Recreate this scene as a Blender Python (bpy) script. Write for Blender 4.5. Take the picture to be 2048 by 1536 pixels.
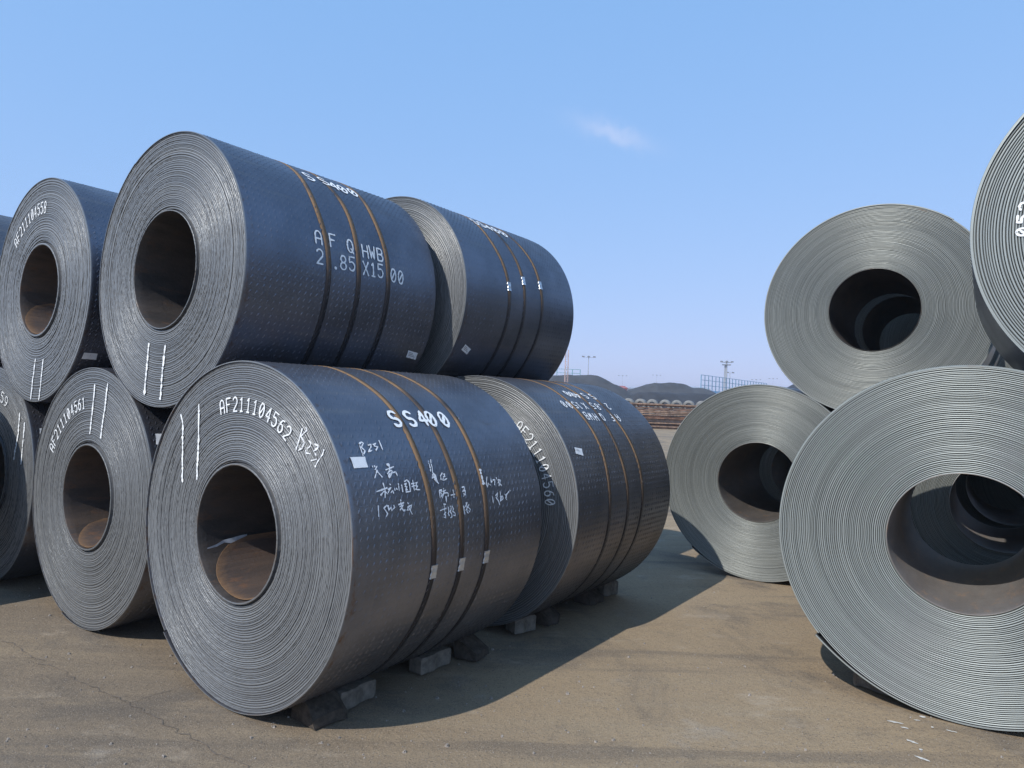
import bpy, math, random
import numpy as np
from mathutils import Matrix, Vector

rng = np.random.default_rng(7)
random.seed(7)
for o in list(bpy.data.objects):
    bpy.data.objects.remove(o)
scene = bpy.context.scene
COL = scene.collection
PI = math.pi

# ------------------------------------------------------------------ camera
F_PX, PITCH, ROLL, CAM_H = 1395.0, 0.0233, -0.0363, 1.612     # focal length in pixels of a 2048 px wide frame
YAW_L, YAW_R = 0.6193, 0.5969                                  # heading of the coil axes
cam_d = bpy.data.cameras.new('camera')
cam = bpy.data.objects.new('camera', cam_d)
COL.objects.link(cam)
cam_d.sensor_fit = 'HORIZONTAL'
cam_d.sensor_width = 36.0
cam_d.lens = 36.0 * F_PX / 2048.0
cam_d.clip_start = 0.05
cam_d.clip_end = 6000
E_A = Vector((1, 0, 0))
E_B = Vector((0, -math.sin(PITCH), math.cos(PITCH)))
E_F = Vector((0, math.cos(PITCH), math.sin(PITCH)))
C_R = E_A * math.cos(ROLL) - E_B * math.sin(ROLL)
C_U = E_A * math.sin(ROLL) + E_B * math.cos(ROLL)
cam.matrix_world = Matrix(((C_R.x, C_U.x, -E_F.x, 0), (C_R.y, C_U.y, -E_F.y, 0),
                           (C_R.z, C_U.z, -E_F.z, CAM_H), (0, 0, 0, 1)))
scene.camera = cam

# ------------------------------------------------------------------ sky, sun, exposure
SUN_ELEV = math.radians(42.9)
SUN_HEAD = YAW_L + math.atan2(0.10, 1.07)          # compass heading the light travels towards
SUN_STRENGTH, SKY_STRENGTH = 4.0, 0.1
world = bpy.data.worlds.new('World')
scene.world = world
world.use_nodes = True
wn, wl = world.node_tree.nodes, world.node_tree.links
bg = wn['Background']
sky = wn.new('ShaderNodeTexSky')
sky.sky_type = 'NISHITA'
sky.sun_disc = False
sky.sun_elevation = SUN_ELEV
sky.sun_rotation = SUN_HEAD + PI
sky.air_density = 1.0
sky.dust_density = 0.0
sky.ozone_density = 6.0
bg.inputs['Strength'].default_value = SKY_STRENGTH
# the photograph's tone: a soft, bright sky from mid blue overhead to pale lavender at the horizon
sep, comb = wn.new('ShaderNodeSeparateColor'), wn.new('ShaderNodeCombineColor')
wl.new(sky.outputs['Color'], sep.inputs[0])
for i, (power, gain) in enumerate(((.45, 2.86), (.25, 4.36), (.17, 7.3))):
    pw, ml = wn.new('ShaderNodeMath'), wn.new('ShaderNodeMath')
    pw.operation, ml.operation = 'POWER', 'MULTIPLY'
    pw.inputs[1].default_value, ml.inputs[1].default_value = power, gain
    wl.new(sep.outputs[i], pw.inputs[0])
    wl.new(pw.outputs[0], ml.inputs[0])
    wl.new(ml.outputs[0], comb.inputs[i])
# one thin wisp of cloud
def wdot(vec_out, v):
    n = wn.new('ShaderNodeVectorMath')
    n.operation = 'DOT_PRODUCT'
    wl.new(vec_out, n.inputs[0])
    n.inputs[1].default_value = v
    return n.outputs['Value']
def wmath(op, a, b=None):
    n = wn.new('ShaderNodeMath')
    n.operation = op
    for i, v in enumerate((a, b)):
        if v is None:
            continue
        if isinstance(v, (int, float)):
            n.inputs[i].default_value = v
        else:
            wl.new(v, n.inputs[i])
    return n.outputs[0]
wtc = wn.new('ShaderNodeTexCoord')
def wdir(x, y):
    return (C_R * ((x - 1024) / F_PX) + C_U * ((768 - y) / F_PX) + E_F).normalized()
w0, w1 = wdir(1228, 267), wdir(1335, 303)
wu = (w1 - w0).normalized()
wv = w0.cross(wu).normalized()
wnoise = wn.new('ShaderNodeTexNoise')
wl.new(wtc.outputs['Generated'], wnoise.inputs['Vector'])
wnoise.inputs['Scale'].default_value = 55
wnoise.inputs['Detail'].default_value = 4
nz = wmath('MULTIPLY', wmath('SUBTRACT', wnoise.outputs['Fac'], .5), .025)
cu = wmath('SUBTRACT', wdot(wtc.outputs['Generated'], wu), w0.dot(wu))
cv = wmath('ADD', wdot(wtc.outputs['Generated'], wv), nz)
cu2 = wmath('POWER', wmath('ABSOLUTE', wmath('DIVIDE', cu, .046)), 2.0)
cv2 = wmath('POWER', wmath('ABSOLUTE', wmath('DIVIDE', cv, .0105)), 2.0)
wisp = wmath('MULTIPLY', wmath('EXPONENT', wmath('MULTIPLY', wmath('ADD', cu2, cv2), -1.0)), .62)
front = wmath('GREATER_THAN', wdot(wtc.outputs['Generated'], w0), 0.0)
wmix = wn.new('ShaderNodeMix')
wmix.data_type = 'RGBA'
wl.new(wmath('MULTIPLY', wisp, front), wmix.inputs[0])
wl.new(comb.outputs[0], wmix.inputs[6])
wmix.inputs[7].default_value = (5.6, 6.8, 9.8, 1)
wl.new(wmix.outputs[2], bg.inputs['Color'])

sun_d = bpy.data.lights.new('sun', 'SUN')
sun_d.energy = SUN_STRENGTH
sun_d.angle = math.radians(0.53)
sun_d.color = (1.0, 0.975, 0.935)
sun = bpy.data.objects.new('sun', sun_d)
COL.objects.link(sun)
travel = Vector((math.sin(SUN_HEAD) * math.cos(SUN_ELEV), math.cos(SUN_HEAD) * math.cos(SUN_ELEV), -math.sin(SUN_ELEV)))
sun.rotation_euler = travel.to_track_quat('-Z', 'Y').to_euler()
sun.location = (0, 0, 60)

vs = scene.view_settings
scene.display_settings.display_device = 'sRGB'
vs.view_transform = 'Standard'
vs.look = 'None'
vs.exposure = 0.0
vs.gamma = 1.0
vs.use_curve_mapping = False

# ------------------------------------------------------------------ pixel helpers (photograph pixels, 2048 x 1536)
def pix_dir(q):
    x, y = q[0] - 1024.0, 768.0 - q[1]
    return C_R * (x / F_PX) + C_U * (y / F_PX) + E_F

def at_depth(q, depth):
    d = pix_dir(q)
    t = depth / d.y
    return Vector((d.x * t, depth, CAM_H + d.z * t))

def on_ground(q):
    d = pix_dir(q)
    t = -CAM_H / d.z
    return Vector((d.x * t, d.y * t, 0))

# ------------------------------------------------------------------ object helpers
def link(o, parent=None):
    COL.objects.link(o)
    if parent is not None:
        o.parent = parent
    return o

def mesh_obj(name, verts, faces, mat=None, parent=None, loc=(0, 0, 0), smooth=False):
    me = bpy.data.meshes.new(name)
    if isinstance(verts, np.ndarray):
        verts = verts.reshape(-1, 3)
        if isinstance(faces, np.ndarray):
            nv, nf, k = len(verts), len(faces), faces.shape[1]
            me.vertices.add(nv)
            me.vertices.foreach_set('co', verts.astype(np.float32).ravel())
            me.loops.add(nf * k)
            me.loops.foreach_set('vertex_index', faces.astype(np.int32).ravel())
            me.polygons.add(nf)
            me.polygons.foreach_set('loop_start', np.arange(0, nf * k, k, dtype=np.int32))
            me.polygons.foreach_set('loop_total', np.full(nf, k, dtype=np.int32))
        else:
            me.from_pydata(verts.tolist(), [], faces)
    else:
        me.from_pydata(verts, [], faces)
    me.update(calc_edges=True)
    me.validate()
    if smooth:
        me.polygons.foreach_set('use_smooth', np.ones(len(me.polygons), dtype=bool))
    if mat is not None:
        me.materials.append(mat)
    o = bpy.data.objects.new(name, me)
    o.location = loc
    return link(o, parent)

def tag(o, label, cat, group=None):
    o['label'] = label
    o['category'] = cat
    if group:
        o['group'] = group
    return o

def empty(name, loc, rz=0.0):
    o = bpy.data.objects.new(name, None)
    o.location = loc
    o.rotation_euler = (0, 0, rz)
    o.empty_display_size = 0.2
    return link(o)

def structure(o):
    o['kind'] = 'structure'
    return o

def grid_faces(nu, nv, close_u=False, close_v=False, flip=False):
    """faces of a (nu, nv) vertex grid, index = i*nv + j"""
    iu = np.arange(nu if close_u else nu - 1)
    jv = np.arange(nv if close_v else nv - 1)
    I, J = np.meshgrid(iu, jv, indexing='ij')
    I2, J2 = (I + 1) % nu, (J + 1) % nv
    q = np.stack([I * nv + J, I2 * nv + J, I2 * nv + J2, I * nv + J2], -1).reshape(-1, 4)
    return q[:, ::-1] if flip else q

class MB:
    """collects boxes and bars into one mesh"""
    def __init__(self):
        self.v, self.f = [], []
    def box(self, c, s, rz=0.0):
        n = len(self.v)
        ca, sa = math.cos(rz), math.sin(rz)
        for dz in (-.5, .5):
            for dx, dy in ((-.5, -.5), (.5, -.5), (.5, .5), (-.5, .5)):
                x, y = dx * s[0], dy * s[1]
                self.v.append((c[0] + x * ca - y * sa, c[1] + x * sa + y * ca, c[2] + dz * s[2]))
        self.f += [[n + i for i in q] for q in ((3, 2, 1, 0), (4, 5, 6, 7), (0, 1, 5, 4), (1, 2, 6, 5), (2, 3, 7, 6), (3, 0, 4, 7))]
        return self
    def bar(self, a, b, r, n=6, r2=None):
        a, b = Vector(a), Vector(b)
        d = (b - a).normalized()
        u = d.orthogonal().normalized()
        w = d.cross(u)
        k = len(self.v)
        r2 = r if r2 is None else r2
        for (p, rr) in ((a, r), (b, r2)):
            for i in range(n):
                t = 2 * PI * i / n
                self.v.append(tuple(p + u * (rr * math.cos(t)) + w * (rr * math.sin(t))))
        for i in range(n):
            j = (i + 1) % n
            self.f.append([k + i, k + j, k + n + j, k + n + i])
        self.f.append([k + i for i in range(n)][::-1])
        self.f.append([k + n + i for i in range(n)])
        return self
    def build(self, name, mat, parent=None, loc=(0, 0, 0), smooth=False):
        return mesh_obj(name, self.v, self.f, mat, parent, loc, smooth)

# ------------------------------------------------------------------ materials
class NT:
    def __init__(self, name):
        self.m = bpy.data.materials.new(name)
        self.m.use_nodes = True
        self.n, self.l = self.m.node_tree.nodes, self.m.node_tree.links
        self.b = self.n['Principled BSDF']
        self.tc = self.n.new('ShaderNodeTexCoord')
    def new(self, t, **kw):
        nd = self.n.new(t)
        for k, v in kw.items():
            setattr(nd, k, v)
        return nd
    def setin(self, sock, v):
        if hasattr(v, 'is_linked') or isinstance(v, bpy.types.NodeSocket):
            self.l.new(v, sock)
        else:
            sock.default_value = v
    def math(self, op, a, b=None, c=None, clamp=False):
        nd = self.new('ShaderNodeMath', operation=op, use_clamp=clamp)
        for i, v in enumerate((a, b, c)):
            if v is not None:
                self.setin(nd.inputs[i], v)
        return nd.outputs[0]
    def noise(self, vec, scale=5, detail=3, rough=.55, dist=0.0):
        nd = self.new('ShaderNodeTexNoise')
        self.setin(nd.inputs['Vector'], vec)
        nd.inputs['Scale'].default_value = scale
        nd.inputs['Detail'].default_value = detail
        nd.inputs['Roughness'].default_value = rough
        nd.inputs['Distortion'].default_value = dist
        return nd.outputs['Fac']
    def map(self, vec, scale=(1, 1, 1), loc=(0, 0, 0), rot=(0, 0, 0)):
        nd = self.new('ShaderNodeMapping')
        self.setin(nd.inputs['Vector'], vec)
        nd.inputs['Scale'].default_value = scale
        nd.inputs['Location'].default_value = loc
        nd.inputs['Rotation'].default_value = rot
        return nd.outputs[0]
    def ramp(self, fac, stops):
        nd = self.new('ShaderNodeValToRGB')
        self.setin(nd.inputs[0], fac)
        e = nd.color_ramp.elements
        while len(e) < len(stops):
            e.new(0.5)
        for el, (p, c) in zip(e, stops):
            el.position = p
            el.color = (c[0], c[1], c[2], 1) if hasattr(c, '__len__') else (c, c, c, 1)
        return nd.outputs[0]
    def mix(self, fac, a, b, mode='MIX'):
        nd = self.new('ShaderNodeMix', data_type='RGBA', blend_type=mode)
        self.setin(nd.inputs[0], fac)
        for s, v in ((nd.inputs[6], a), (nd.inputs[7], b)):
            if isinstance(v, bpy.types.NodeSocket):
                self.l.new(v, s)
            else:
                s.default_value = (v[0], v[1], v[2], 1)
        return nd.outputs[2]
    def smooth(self, x, lo, hi):
        nd = self.new('ShaderNodeMapRange', interpolation_type='SMOOTHSTEP')
        self.setin(nd.inputs[0], x)
        nd.inputs[1].default_value = lo
        nd.inputs[2].default_value = hi
        return nd.outputs[0]
    def bump(self, h, strength=.3, dist=.01):
        nd = self.new('ShaderNodeBump')
        nd.inputs['Strength'].default_value = strength
        nd.inputs['Distance'].default_value = dist
        self.l.new(h, nd.inputs['Height'])
        self.l.new(nd.outputs[0], self.b.inputs['Normal'])
    def polar(self):
        """object coordinates about the coil axis (local y): radius, angle, axial"""
        s = self.new('ShaderNodeSeparateXYZ')
        self.l.new(self.tc.outputs['Object'], s.inputs[0])
        x, y, z = s.outputs
        r = self.math('SQRT', self.math('ADD', self.math('MULTIPLY', x, x), self.math('MULTIPLY', z, z)))
        a = self.math('ARCTAN2', z, x)
        self.ca, self.sa = self.math('DIVIDE', x, r), self.math('DIVIDE', z, r)
        return r, a, y
    def around(self, r_or_y, ka, off=0.0):
        """seamless vector: (value, cos, sin) with angular frequency ka"""
        return self.comb(r_or_y, self.math('ADD', self.math('MULTIPLY', self.ca, ka), off), self.math('MULTIPLY', self.sa, ka))
    def comb(self, x, y, z):
        c = self.new('ShaderNodeCombineXYZ')
        for i, v in enumerate((x, y, z)):
            self.setin(c.inputs[i], v)
        return c.outputs[0]
    def done(self, color=None, rough=.6, metal=0.0, spec=.5):
        if color is not None:
            if isinstance(color, bpy.types.NodeSocket):
                self.l.new(color, self.b.inputs['Base Color'])
            else:
                self.b.inputs['Base Color'].default_value = (*color, 1)
        self.setin(self.b.inputs['Roughness'], rough)
        self.setin(self.b.inputs['Metallic'], metal)
        self.b.inputs['Specular IOR Level'].default_value = spec
        return self.m

RUST_A, RUST_B = (.30, .155, .06), (.17, .085, .045)

def mat_edge(name, base, dark, rust_in=.0, rust_out=.0, r_in=.37, r_out=.88, fine=420., metal=.3, rough=.5, speck=1.0, contrast=1.0):
    t = NT(name)
    r, a, y = t.polar()
    obj = t.tc.outputs['Object']
    lines = t.noise(t.around(t.math('MULTIPLY', r, fine), .7), 1, 3, .7)
    broad = t.noise(t.around(t.math('MULTIPLY', r, 26.), .5), 1, 3, .6)
    blot = t.noise(obj, 3.2, 4, .6)
    f = t.math('ADD', t.math('MULTIPLY', lines, .6), t.math('MULTIPLY', broad, .4))
    col = t.mix(t.smooth(f, .5 - .17 / contrast, .5 + .16 / contrast), dark, base)
    col = t.mix(t.math('MULTIPLY', t.smooth(blot, .52, .78), .3), col, tuple(c * .75 + .01 for c in base))
    rmask = t.noise(t.around(t.math('MULTIPLY', r, 40.), 2.2, .3), 1, 4, .65)
    rn = t.noise(obj, 9, 4, .7)
    if rust_in:
        m = t.math('MULTIPLY', t.smooth(r, r_in + .035, r_in - .01), t.smooth(rmask, .64 - rust_in * .15, .76))
        col = t.mix(m, col, t.mix(rn, (.13, .085, .055), (.28, .19, .11)))
    if rust_out:
        m = t.math('MULTIPLY', t.smooth(r, r_out - .02, r_out), t.smooth(rmask, .66 - rust_out * .15, .76))
        col = t.mix(m, col, t.mix(rn, RUST_B, RUST_A))
    speckle = t.noise(t.around(t.math('MULTIPLY', r, 95.), 48.), 1, 2, .6)
    h = t.math('ADD', t.math('MULTIPLY', lines, .5), t.math('MULTIPLY', speckle, .9 * speck))
    t.bump(h, .5, .004)
    rg = t.math('ADD', t.math('MULTIPLY', broad, .2), rough - .1)
    return t.done(col, rg, metal, .5)

def mat_shell(name, base, dark, dust, metal, rough, rust=.0, front_rust=0.0):
    t = NT(name)
    r, a, y = t.polar()
    obj = t.tc.outputs['Object']
    n1 = t.noise(obj, 2.3, 5, .62)
    n2 = t.noise(t.around(t.math('MULTIPLY', y, 1.2), 14.), 1, 4, .6)
    n3 = t.noise(obj, 60, 3, .6)
    col = t.mix(t.smooth(n1, .3, .7), dark, base)
    col = t.mix(t.math('MULTIPLY', t.smooth(n2, .5, .78), .5), col, dust)
    n6 = t.noise(obj, .9, 6, .68)
    col = t.mix(t.math('MULTIPLY', t.smooth(n6, .50, .68), .45), col, tuple(c * .62 for c in dark))
    n7 = t.noise(t.around(t.math('MULTIPLY', y, 22.), 1.6, 3.), 1, 5, .75)
    col = t.mix(t.math('MULTIPLY', t.smooth(n7, .60, .80), .40), col, tuple(c * 1.25 for c in dust))
    if rust:
        n4 = t.noise(t.around(t.math('MULTIPLY', y, 3.), 5., 2.7), 1, 6, .7)
        m = t.math('MULTIPLY', t.smooth(n4, .66 - .1 * rust, .86), .6)
        col = t.mix(m, col, (.11, .072, .052))
    if front_rust:
        n5 = t.noise(t.around(t.math('MULTIPLY', y, 30.), 16., 5.1), 1, 4, .7)
        m = t.math('MULTIPLY', t.smooth(y, .07, .0), t.smooth(n5, .48, .72))
        col = t.mix(t.math('MULTIPLY', m, front_rust), col, (.15, .08, .04))
    rg = t.math('ADD', t.math('MULTIPLY', n2, .16), t.math('ADD', t.math('MULTIPLY', n6, .28), t.math('ADD', t.math('MULTIPLY', n3, .1), rough - .26)))
    t.bump(n3, .12, .002)
    return t.done(col, rg, metal, .5)

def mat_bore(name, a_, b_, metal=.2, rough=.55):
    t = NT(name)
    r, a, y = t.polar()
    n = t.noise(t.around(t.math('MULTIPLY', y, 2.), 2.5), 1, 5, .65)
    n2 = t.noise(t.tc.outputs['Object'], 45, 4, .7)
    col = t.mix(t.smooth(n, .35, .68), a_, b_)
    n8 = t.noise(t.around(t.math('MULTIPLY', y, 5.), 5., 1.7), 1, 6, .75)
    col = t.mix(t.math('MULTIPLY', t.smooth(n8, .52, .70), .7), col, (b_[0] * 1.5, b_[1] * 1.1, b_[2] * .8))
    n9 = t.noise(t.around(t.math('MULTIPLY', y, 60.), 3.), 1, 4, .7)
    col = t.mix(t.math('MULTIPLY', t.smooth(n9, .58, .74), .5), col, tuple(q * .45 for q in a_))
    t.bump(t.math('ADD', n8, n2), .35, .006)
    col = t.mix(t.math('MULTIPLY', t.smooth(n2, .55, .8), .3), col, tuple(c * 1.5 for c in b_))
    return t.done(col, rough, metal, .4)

def mat_strap(name):
    t = NT(name)
    r, a, y = t.polar()
    n = t.noise(t.around(t.math('MULTIPLY', y, 2.1), 2.4), 1, 2, .5)
    n2 = t.noise(t.around(t.math('MULTIPLY', y, 160.), 40.), 1, 4, .7)
    up = t.smooth(a, -.25, .5)                       # brown on the upper run of the band, dark on the lower
    m = t.math('MULTIPLY', t.smooth(n, .22, .42), up)
    col = t.mix(m, (.035, .035, .04), t.mix(n2, (.15, .09, .05), (.34, .205, .10)))
    t.bump(n2, .3, .002)
    return t.done(col, t.math('ADD', t.math('MULTIPLY', m, .3), .42), t.math('SUBTRACT', .5, t.math('MULTIPLY', m, .4)), .4)

def mat_plain(name, col, rough=.6, metal=0.0, var=.15, scale=8., bump=0.0, spec=.4):
    t = NT(name)
    n = t.noise(t.tc.outputs['Object'], scale, 5, .65)
    c2 = tuple(max(0, c * (1 - var)) for c in col)
    c1 = tuple(c * (1 + var) for c in col)
    cc = t.mix(t.smooth(n, .3, .7), c2, c1)
    if bump:
        t.bump(t.noise(t.tc.outputs['Object'], scale * 6, 5, .7), bump, .01)
    return t.done(cc, rough, metal, spec)

def mat_paint(name, col=(.78, .80, .80), worn=.5):
    t = NT(name)
    n = t.noise(t.tc.outputs['Object'], 55, 3, .7)
    n2 = t.noise(t.tc.outputs['Object'], 14, 4, .7)
    wear = t.math('ADD', t.math('MULTIPLY', n, .6), t.math('MULTIPLY', n2, .4))
    cc = t.mix(t.smooth(wear, .38 + .10 * worn, .30 + .06 * worn), col, tuple(c * .38 for c in col))
    return t.done(cc, .75, 0, .2)

M = {}
M['edge_check'] = mat_edge('steel_edge_checker', (.315, .32, .315), (.185, .19, .19), .6, .3, metal=.45, rough=.42, speck=.6, contrast=.8)
M['edge_check_rusty'] = mat_edge('steel_edge_rusty_rim', (.335, .345, .345), (.195, .20, .205), 1.2, 1.0, metal=.45, rough=.42, speck=.6, contrast=.8)
M['edge_smooth'] = mat_edge('steel_edge_smooth', (.385, .41, .385), (.265, .285, .268), .5, .2, fine=90., metal=.36, rough=.45, speck=.2, contrast=.9)
M['edge_smooth_warm'] = mat_edge('steel_edge_smooth_warm', (.36, .372, .342), (.25, .26, .238), .5, .2, fine=120., metal=.40, rough=.40, speck=.2, contrast=.9)
M['shell_check'] = mat_shell('mill_scale_checker', (.194, .198, .230), (.136, .141, .166), (.228, .216, .206), .82, .36, .15, .7)
M['shell_check_brown'] = mat_shell('mill_scale_brown', (.215, .208, .220), (.150, .146, .155), (.25, .218, .195), .80, .38, .6, .6)
M['shell_check_dusty'] = mat_shell('mill_scale_dusty', (.235, .238, .266), (.165, .170, .192), (.27, .25, .235), .80, .36, .35, .9)
M['shell_smooth'] = mat_shell('mill_scale_smooth', (.17, .175, .19), (.12, .122, .132), (.19, .175, .165), .7, .34, .1)
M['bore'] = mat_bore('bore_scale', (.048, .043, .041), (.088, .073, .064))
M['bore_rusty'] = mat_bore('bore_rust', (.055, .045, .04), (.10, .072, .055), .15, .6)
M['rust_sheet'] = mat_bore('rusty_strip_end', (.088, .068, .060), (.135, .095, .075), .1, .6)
def add_rim(m):
    # heavier orange rust along the cut edges of the strip
    nt = m.node_tree
    b = nt.nodes['Principled BSDF']
    src = b.inputs['Base Color'].links[0].from_socket
    a = nt.nodes.new('ShaderNodeAttribute')
    a.attribute_name = 'rim'
    n = nt.nodes.new('ShaderNodeTexNoise')
    n.inputs['Scale'].default_value = 26
    n.inputs['Detail'].default_value = 5
    mu = nt.nodes.new('ShaderNodeMath')
    mu.operation = 'MULTIPLY_ADD'
    nt.links.new(a.outputs['Fac'], mu.inputs[0])
    mu.inputs[1].default_value = 1.5
    sb = nt.nodes.new('ShaderNodeMath')
    sb.operation = 'MULTIPLY_ADD'
    nt.links.new(n.outputs['Fac'], sb.inputs[0])
    sb.inputs[1].default_value, sb.inputs[2].default_value = 1.2, -1.2
    nt.links.new(sb.outputs[0], mu.inputs[2])
    mu.use_clamp = True
    mx = nt.nodes.new('ShaderNodeMix')
    mx.data_type = 'RGBA'
    nt.links.new(mu.outputs[0], mx.inputs[0])
    nt.links.new(src, mx.inputs[6])
    mx.inputs[7].default_value = (.24, .14, .075, 1)
    nt.links.new(mx.outputs[2], b.inputs['Base Color'])
add_rim(M['rust_sheet'])
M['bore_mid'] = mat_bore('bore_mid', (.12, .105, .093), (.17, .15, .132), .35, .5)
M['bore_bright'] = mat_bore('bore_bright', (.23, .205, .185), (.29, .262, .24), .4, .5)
M['gap_wide'] = mat_plain('gap_scale_thick', (.085, .09, .088), .7, .2, .2, 30)
M['gap'] = mat_plain('gap_scale', (.08, .081, .083), .7, .2, .2, 30)
M['strap'] = mat_strap('steel_band')
M['seal'] = mat_plain('galvanised_seal', (.62, .64, .66), .38, .75, .1, 60)
M['paper'] = mat_plain('paper_label', (.86, .86, .85), .6, 0, .05, 30)
M['ink'] = mat_plain('label_ink', (.12, .12, .13), .7, 0, .1)
M['paint'] = mat_paint('white_stencil_paint', (.88, .89, .88))
M['chalk'] = mat_paint('white_marker_paint', (.86, .87, .88), .9)
M['concrete'] = mat_plain('concrete_block', (.19, .17, .142), .9, 0, .3, 22, .6, .2)
M['wood_dark'] = mat_plain('dark_timber', (.075, .062, .05), .85, 0, .35, 25, .6, .2)
M['plastic'] = mat_plain('plastic_film', (.5, .52, .55), .3, 0, .2, 20)

# ------------------------------------------------------------------ ground
def ground_material():
    t = NT('yard_concrete')
    P = t.tc.outputs['Object']
    big = t.noise(P, .28, 6, .6, .6)
    mid = t.noise(P, 1.7, 6, .62, .4)
    streak = t.noise(t.map(P, (.5, 6.5, 1), rot=(0, 0, .22)), 1.0, 5, .65, .5)
    streak2 = t.noise(t.map(P, (1.2, 16., 1), rot=(0, 0, -.14)), 1.0, 5, .7, .3)
    fine = t.noise(P, 30, 5, .75)
    grit = t.noise(P, 150, 3, .7)
    sx = t.new('ShaderNodeSeparateXYZ')
    t.l.new(P, sx.inputs[0])
    aisle = t.math('ADD', t.smooth(t.math('ADD', sx.outputs[0], t.math('MULTIPLY', sx.outputs[1], .12)), -1.6, 1.6), t.math('MULTIPLY', t.math('SUBTRACT', big, .5), 2.2), clamp=True)
    col = t.mix(aisle, (.228, .176, .122), (.355, .260, .158))
    col = t.mix(t.math('MULTIPLY', t.smooth(streak, .44, .72), .55), col, (.36, .275, .175))
    col = t.mix(t.math('MULTIPLY', t.smooth(streak2, .54, .78), .5), col, (.33, .245, .16))
    col = t.mix(t.math('MULTIPLY', t.smooth(mid, .54, .72), .6), col, (.135, .112, .09))
    stain = t.noise(t.map(P, (1, 1, 1), (17.3, 4.1, 0)), .55, 6, .66, .9)
    col = t.mix(t.math('MULTIPLY', t.smooth(stain, .49, .64), .72), col, (.135, .112, .09))
    tyre = t.noise(t.map(P, (.22, 3.6, 1), (2.7, 1.9, 0), (0, 0, -.42)), 1.0, 4, .6, .25)
    col = t.mix(t.math('MULTIPLY', t.smooth(tyre, .54, .66), .5), col, (.13, .108, .088))
    col = t.mix(t.math('MULTIPLY', t.smooth(t.noise(t.map(P, (1, 1, 1), (5.3, 2.2, 0)), .9, 6, .7), .60, .76), .6), col, (.36, .325, .28))
    col = t.mix(t.math('MULTIPLY', t.math('SUBTRACT', fine, .5), 1.5, clamp=True), col, (.10, .085, .07))
    col = t.mix(t.math('MULTIPLY', t.smooth(grit, .52, .70), .75), col, (.44, .355, .255))
    grit2 = t.noise(t.map(P, (1, 1, 1), (3.1, 7.7, 0)), 90, 3, .7)
    col = t.mix(t.math('MULTIPLY', t.smooth(grit2, .53, .68), .7), col, (.095, .08, .066))
    pale = t.noise(t.map(P, (.8, 1.6, 1), (9.1, 3.2, 0)), 1.4, 7, .72)
    col = t.mix(t.math('MULTIPLY', t.smooth(pale, .56, .72), .6), col, (.47, .385, .285))
    h = t.math('ADD', t.math('MULTIPLY', fine, .7), t.math('ADD', t.math('MULTIPLY', grit, .5), t.math('MULTIPLY', mid, .9)))
    t.bump(h, .9, .012)
    return t.done(col, .88, 0, .25)
M['ground'] = ground_material()

def build_ground():
    # fine near the camera, coarse to the horizon
    xs = np.concatenate([[-2500, -1200, -400, -120, -40], np.linspace(-14, 14, 71), [40, 120, 400, 1200, 2500]])
    ys = np.concatenate([[-400, -60, -12], np.linspace(-4, 20, 61), [40, 90, 180, 400, 1200, 3500]])
    X, Y = np.meshgrid(xs, ys, indexing='ij')
    Z = .006 * np.sin(X * .9 + Y * .37) * np.cos(Y * .63) - .008
    Z = np.where((np.abs(X) > 14) | (Y > 20) | (Y < -4), -.008, Z)
    V = np.stack([X, Y, Z], -1)
    return structure(mesh_obj('ground', V, grid_faces(len(xs), len(ys)), M['ground'], smooth=True))
GROUND = build_ground()

# ------------------------------------------------------------------ steel coils
class Coil:
    pass
COILS = {}

def ring_profile(R, r, n, rs, fine, tele):
    """radius / axial pairs of the wound edge, and the extra random offset per wrap"""
    w = rs.uniform(.45, 1.7, n) if fine else rs.uniform(.82, 1.2, n)
    edges = r + np.concatenate([[0], np.cumsum(w)]) * ((R - r) / w.sum())
    off = np.cumsum(rs.normal(0, .0007 if fine else .00025, n))
    off -= np.linspace(off[0], off[-1], n)
    off = off * .8 + rs.normal(0, tele, n)
    if fine:
        off[0], off[1], off[2] = -.010, .020, .004         # inner wraps telescoped out, a dark gap behind them
    rr, yy, wr = [], [], []
    for i in range(n):
        a, b = edges[i], edges[i + 1]
        t = b - a
        g = .0035 if fine else .011
        pts = ((.05, g), (.15, 0), (.85, 0), (.95, g)) if fine else ((.0, g), (.17, .0012), (.34, -.0008), (.66, -.0008), (.83, .0012), (.999, g))
        for u, d in pts:
            rr.append(a + u * t)
            yy.append(off[i] + d)
            wr.append(i)
    return np.array(rr), np.array(yy), np.array(wr)

def wound_edge(c, name, yface, sign, mat, n, seg, fine, tele, rs, wave):
    rr, yy, wr = ring_profile(c.R - c.t, c.r, n, rs, fine, tele)
    th = np.linspace(0, 2 * PI, seg, endpoint=False)
    k = len(rr)
    ph = rs.uniform(0, 2 * PI, (n, 3))
    am = rs.normal(0, wave, (n, 3))
    wob = sum(am[:, q, None] * np.sin((q + 2) * th[None] + ph[:, q, None]) for q in range(3))[wr]
    jit = rs.normal(0, .0007 if fine else .0001, (k, seg))
    # slightly out-of-round wraps
    rw = rs.normal(0, .0004, (n, 1))[wr] * np.sin(2 * th + 1)[None]
    Rg = rr[:, None] + rw
    Y = yface + sign * (yy[:, None] + wob + jit)
    V = np.stack([Rg * np.cos(th), Y, Rg * np.sin(th)], -1)
    o = mesh_obj(name, V, grid_faces(k, seg, False, True, flip=(sign < 0)), mat, c.root, (0, 0, c.R), True)
    o.data.materials.append(M['gap'] if fine else M['gap_wide'])                      # scale-dark sheet surfaces inside the gaps between wraps
    per = 4 if fine else 6
    dark = (0, 2, 3) if fine else (0, 4, 5)
    ring = np.arange(len(o.data.polygons)) // seg
    o.data.polygons.foreach_set('material_index', np.isin(ring % per, dark).astype(np.int32))
    return o

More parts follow.
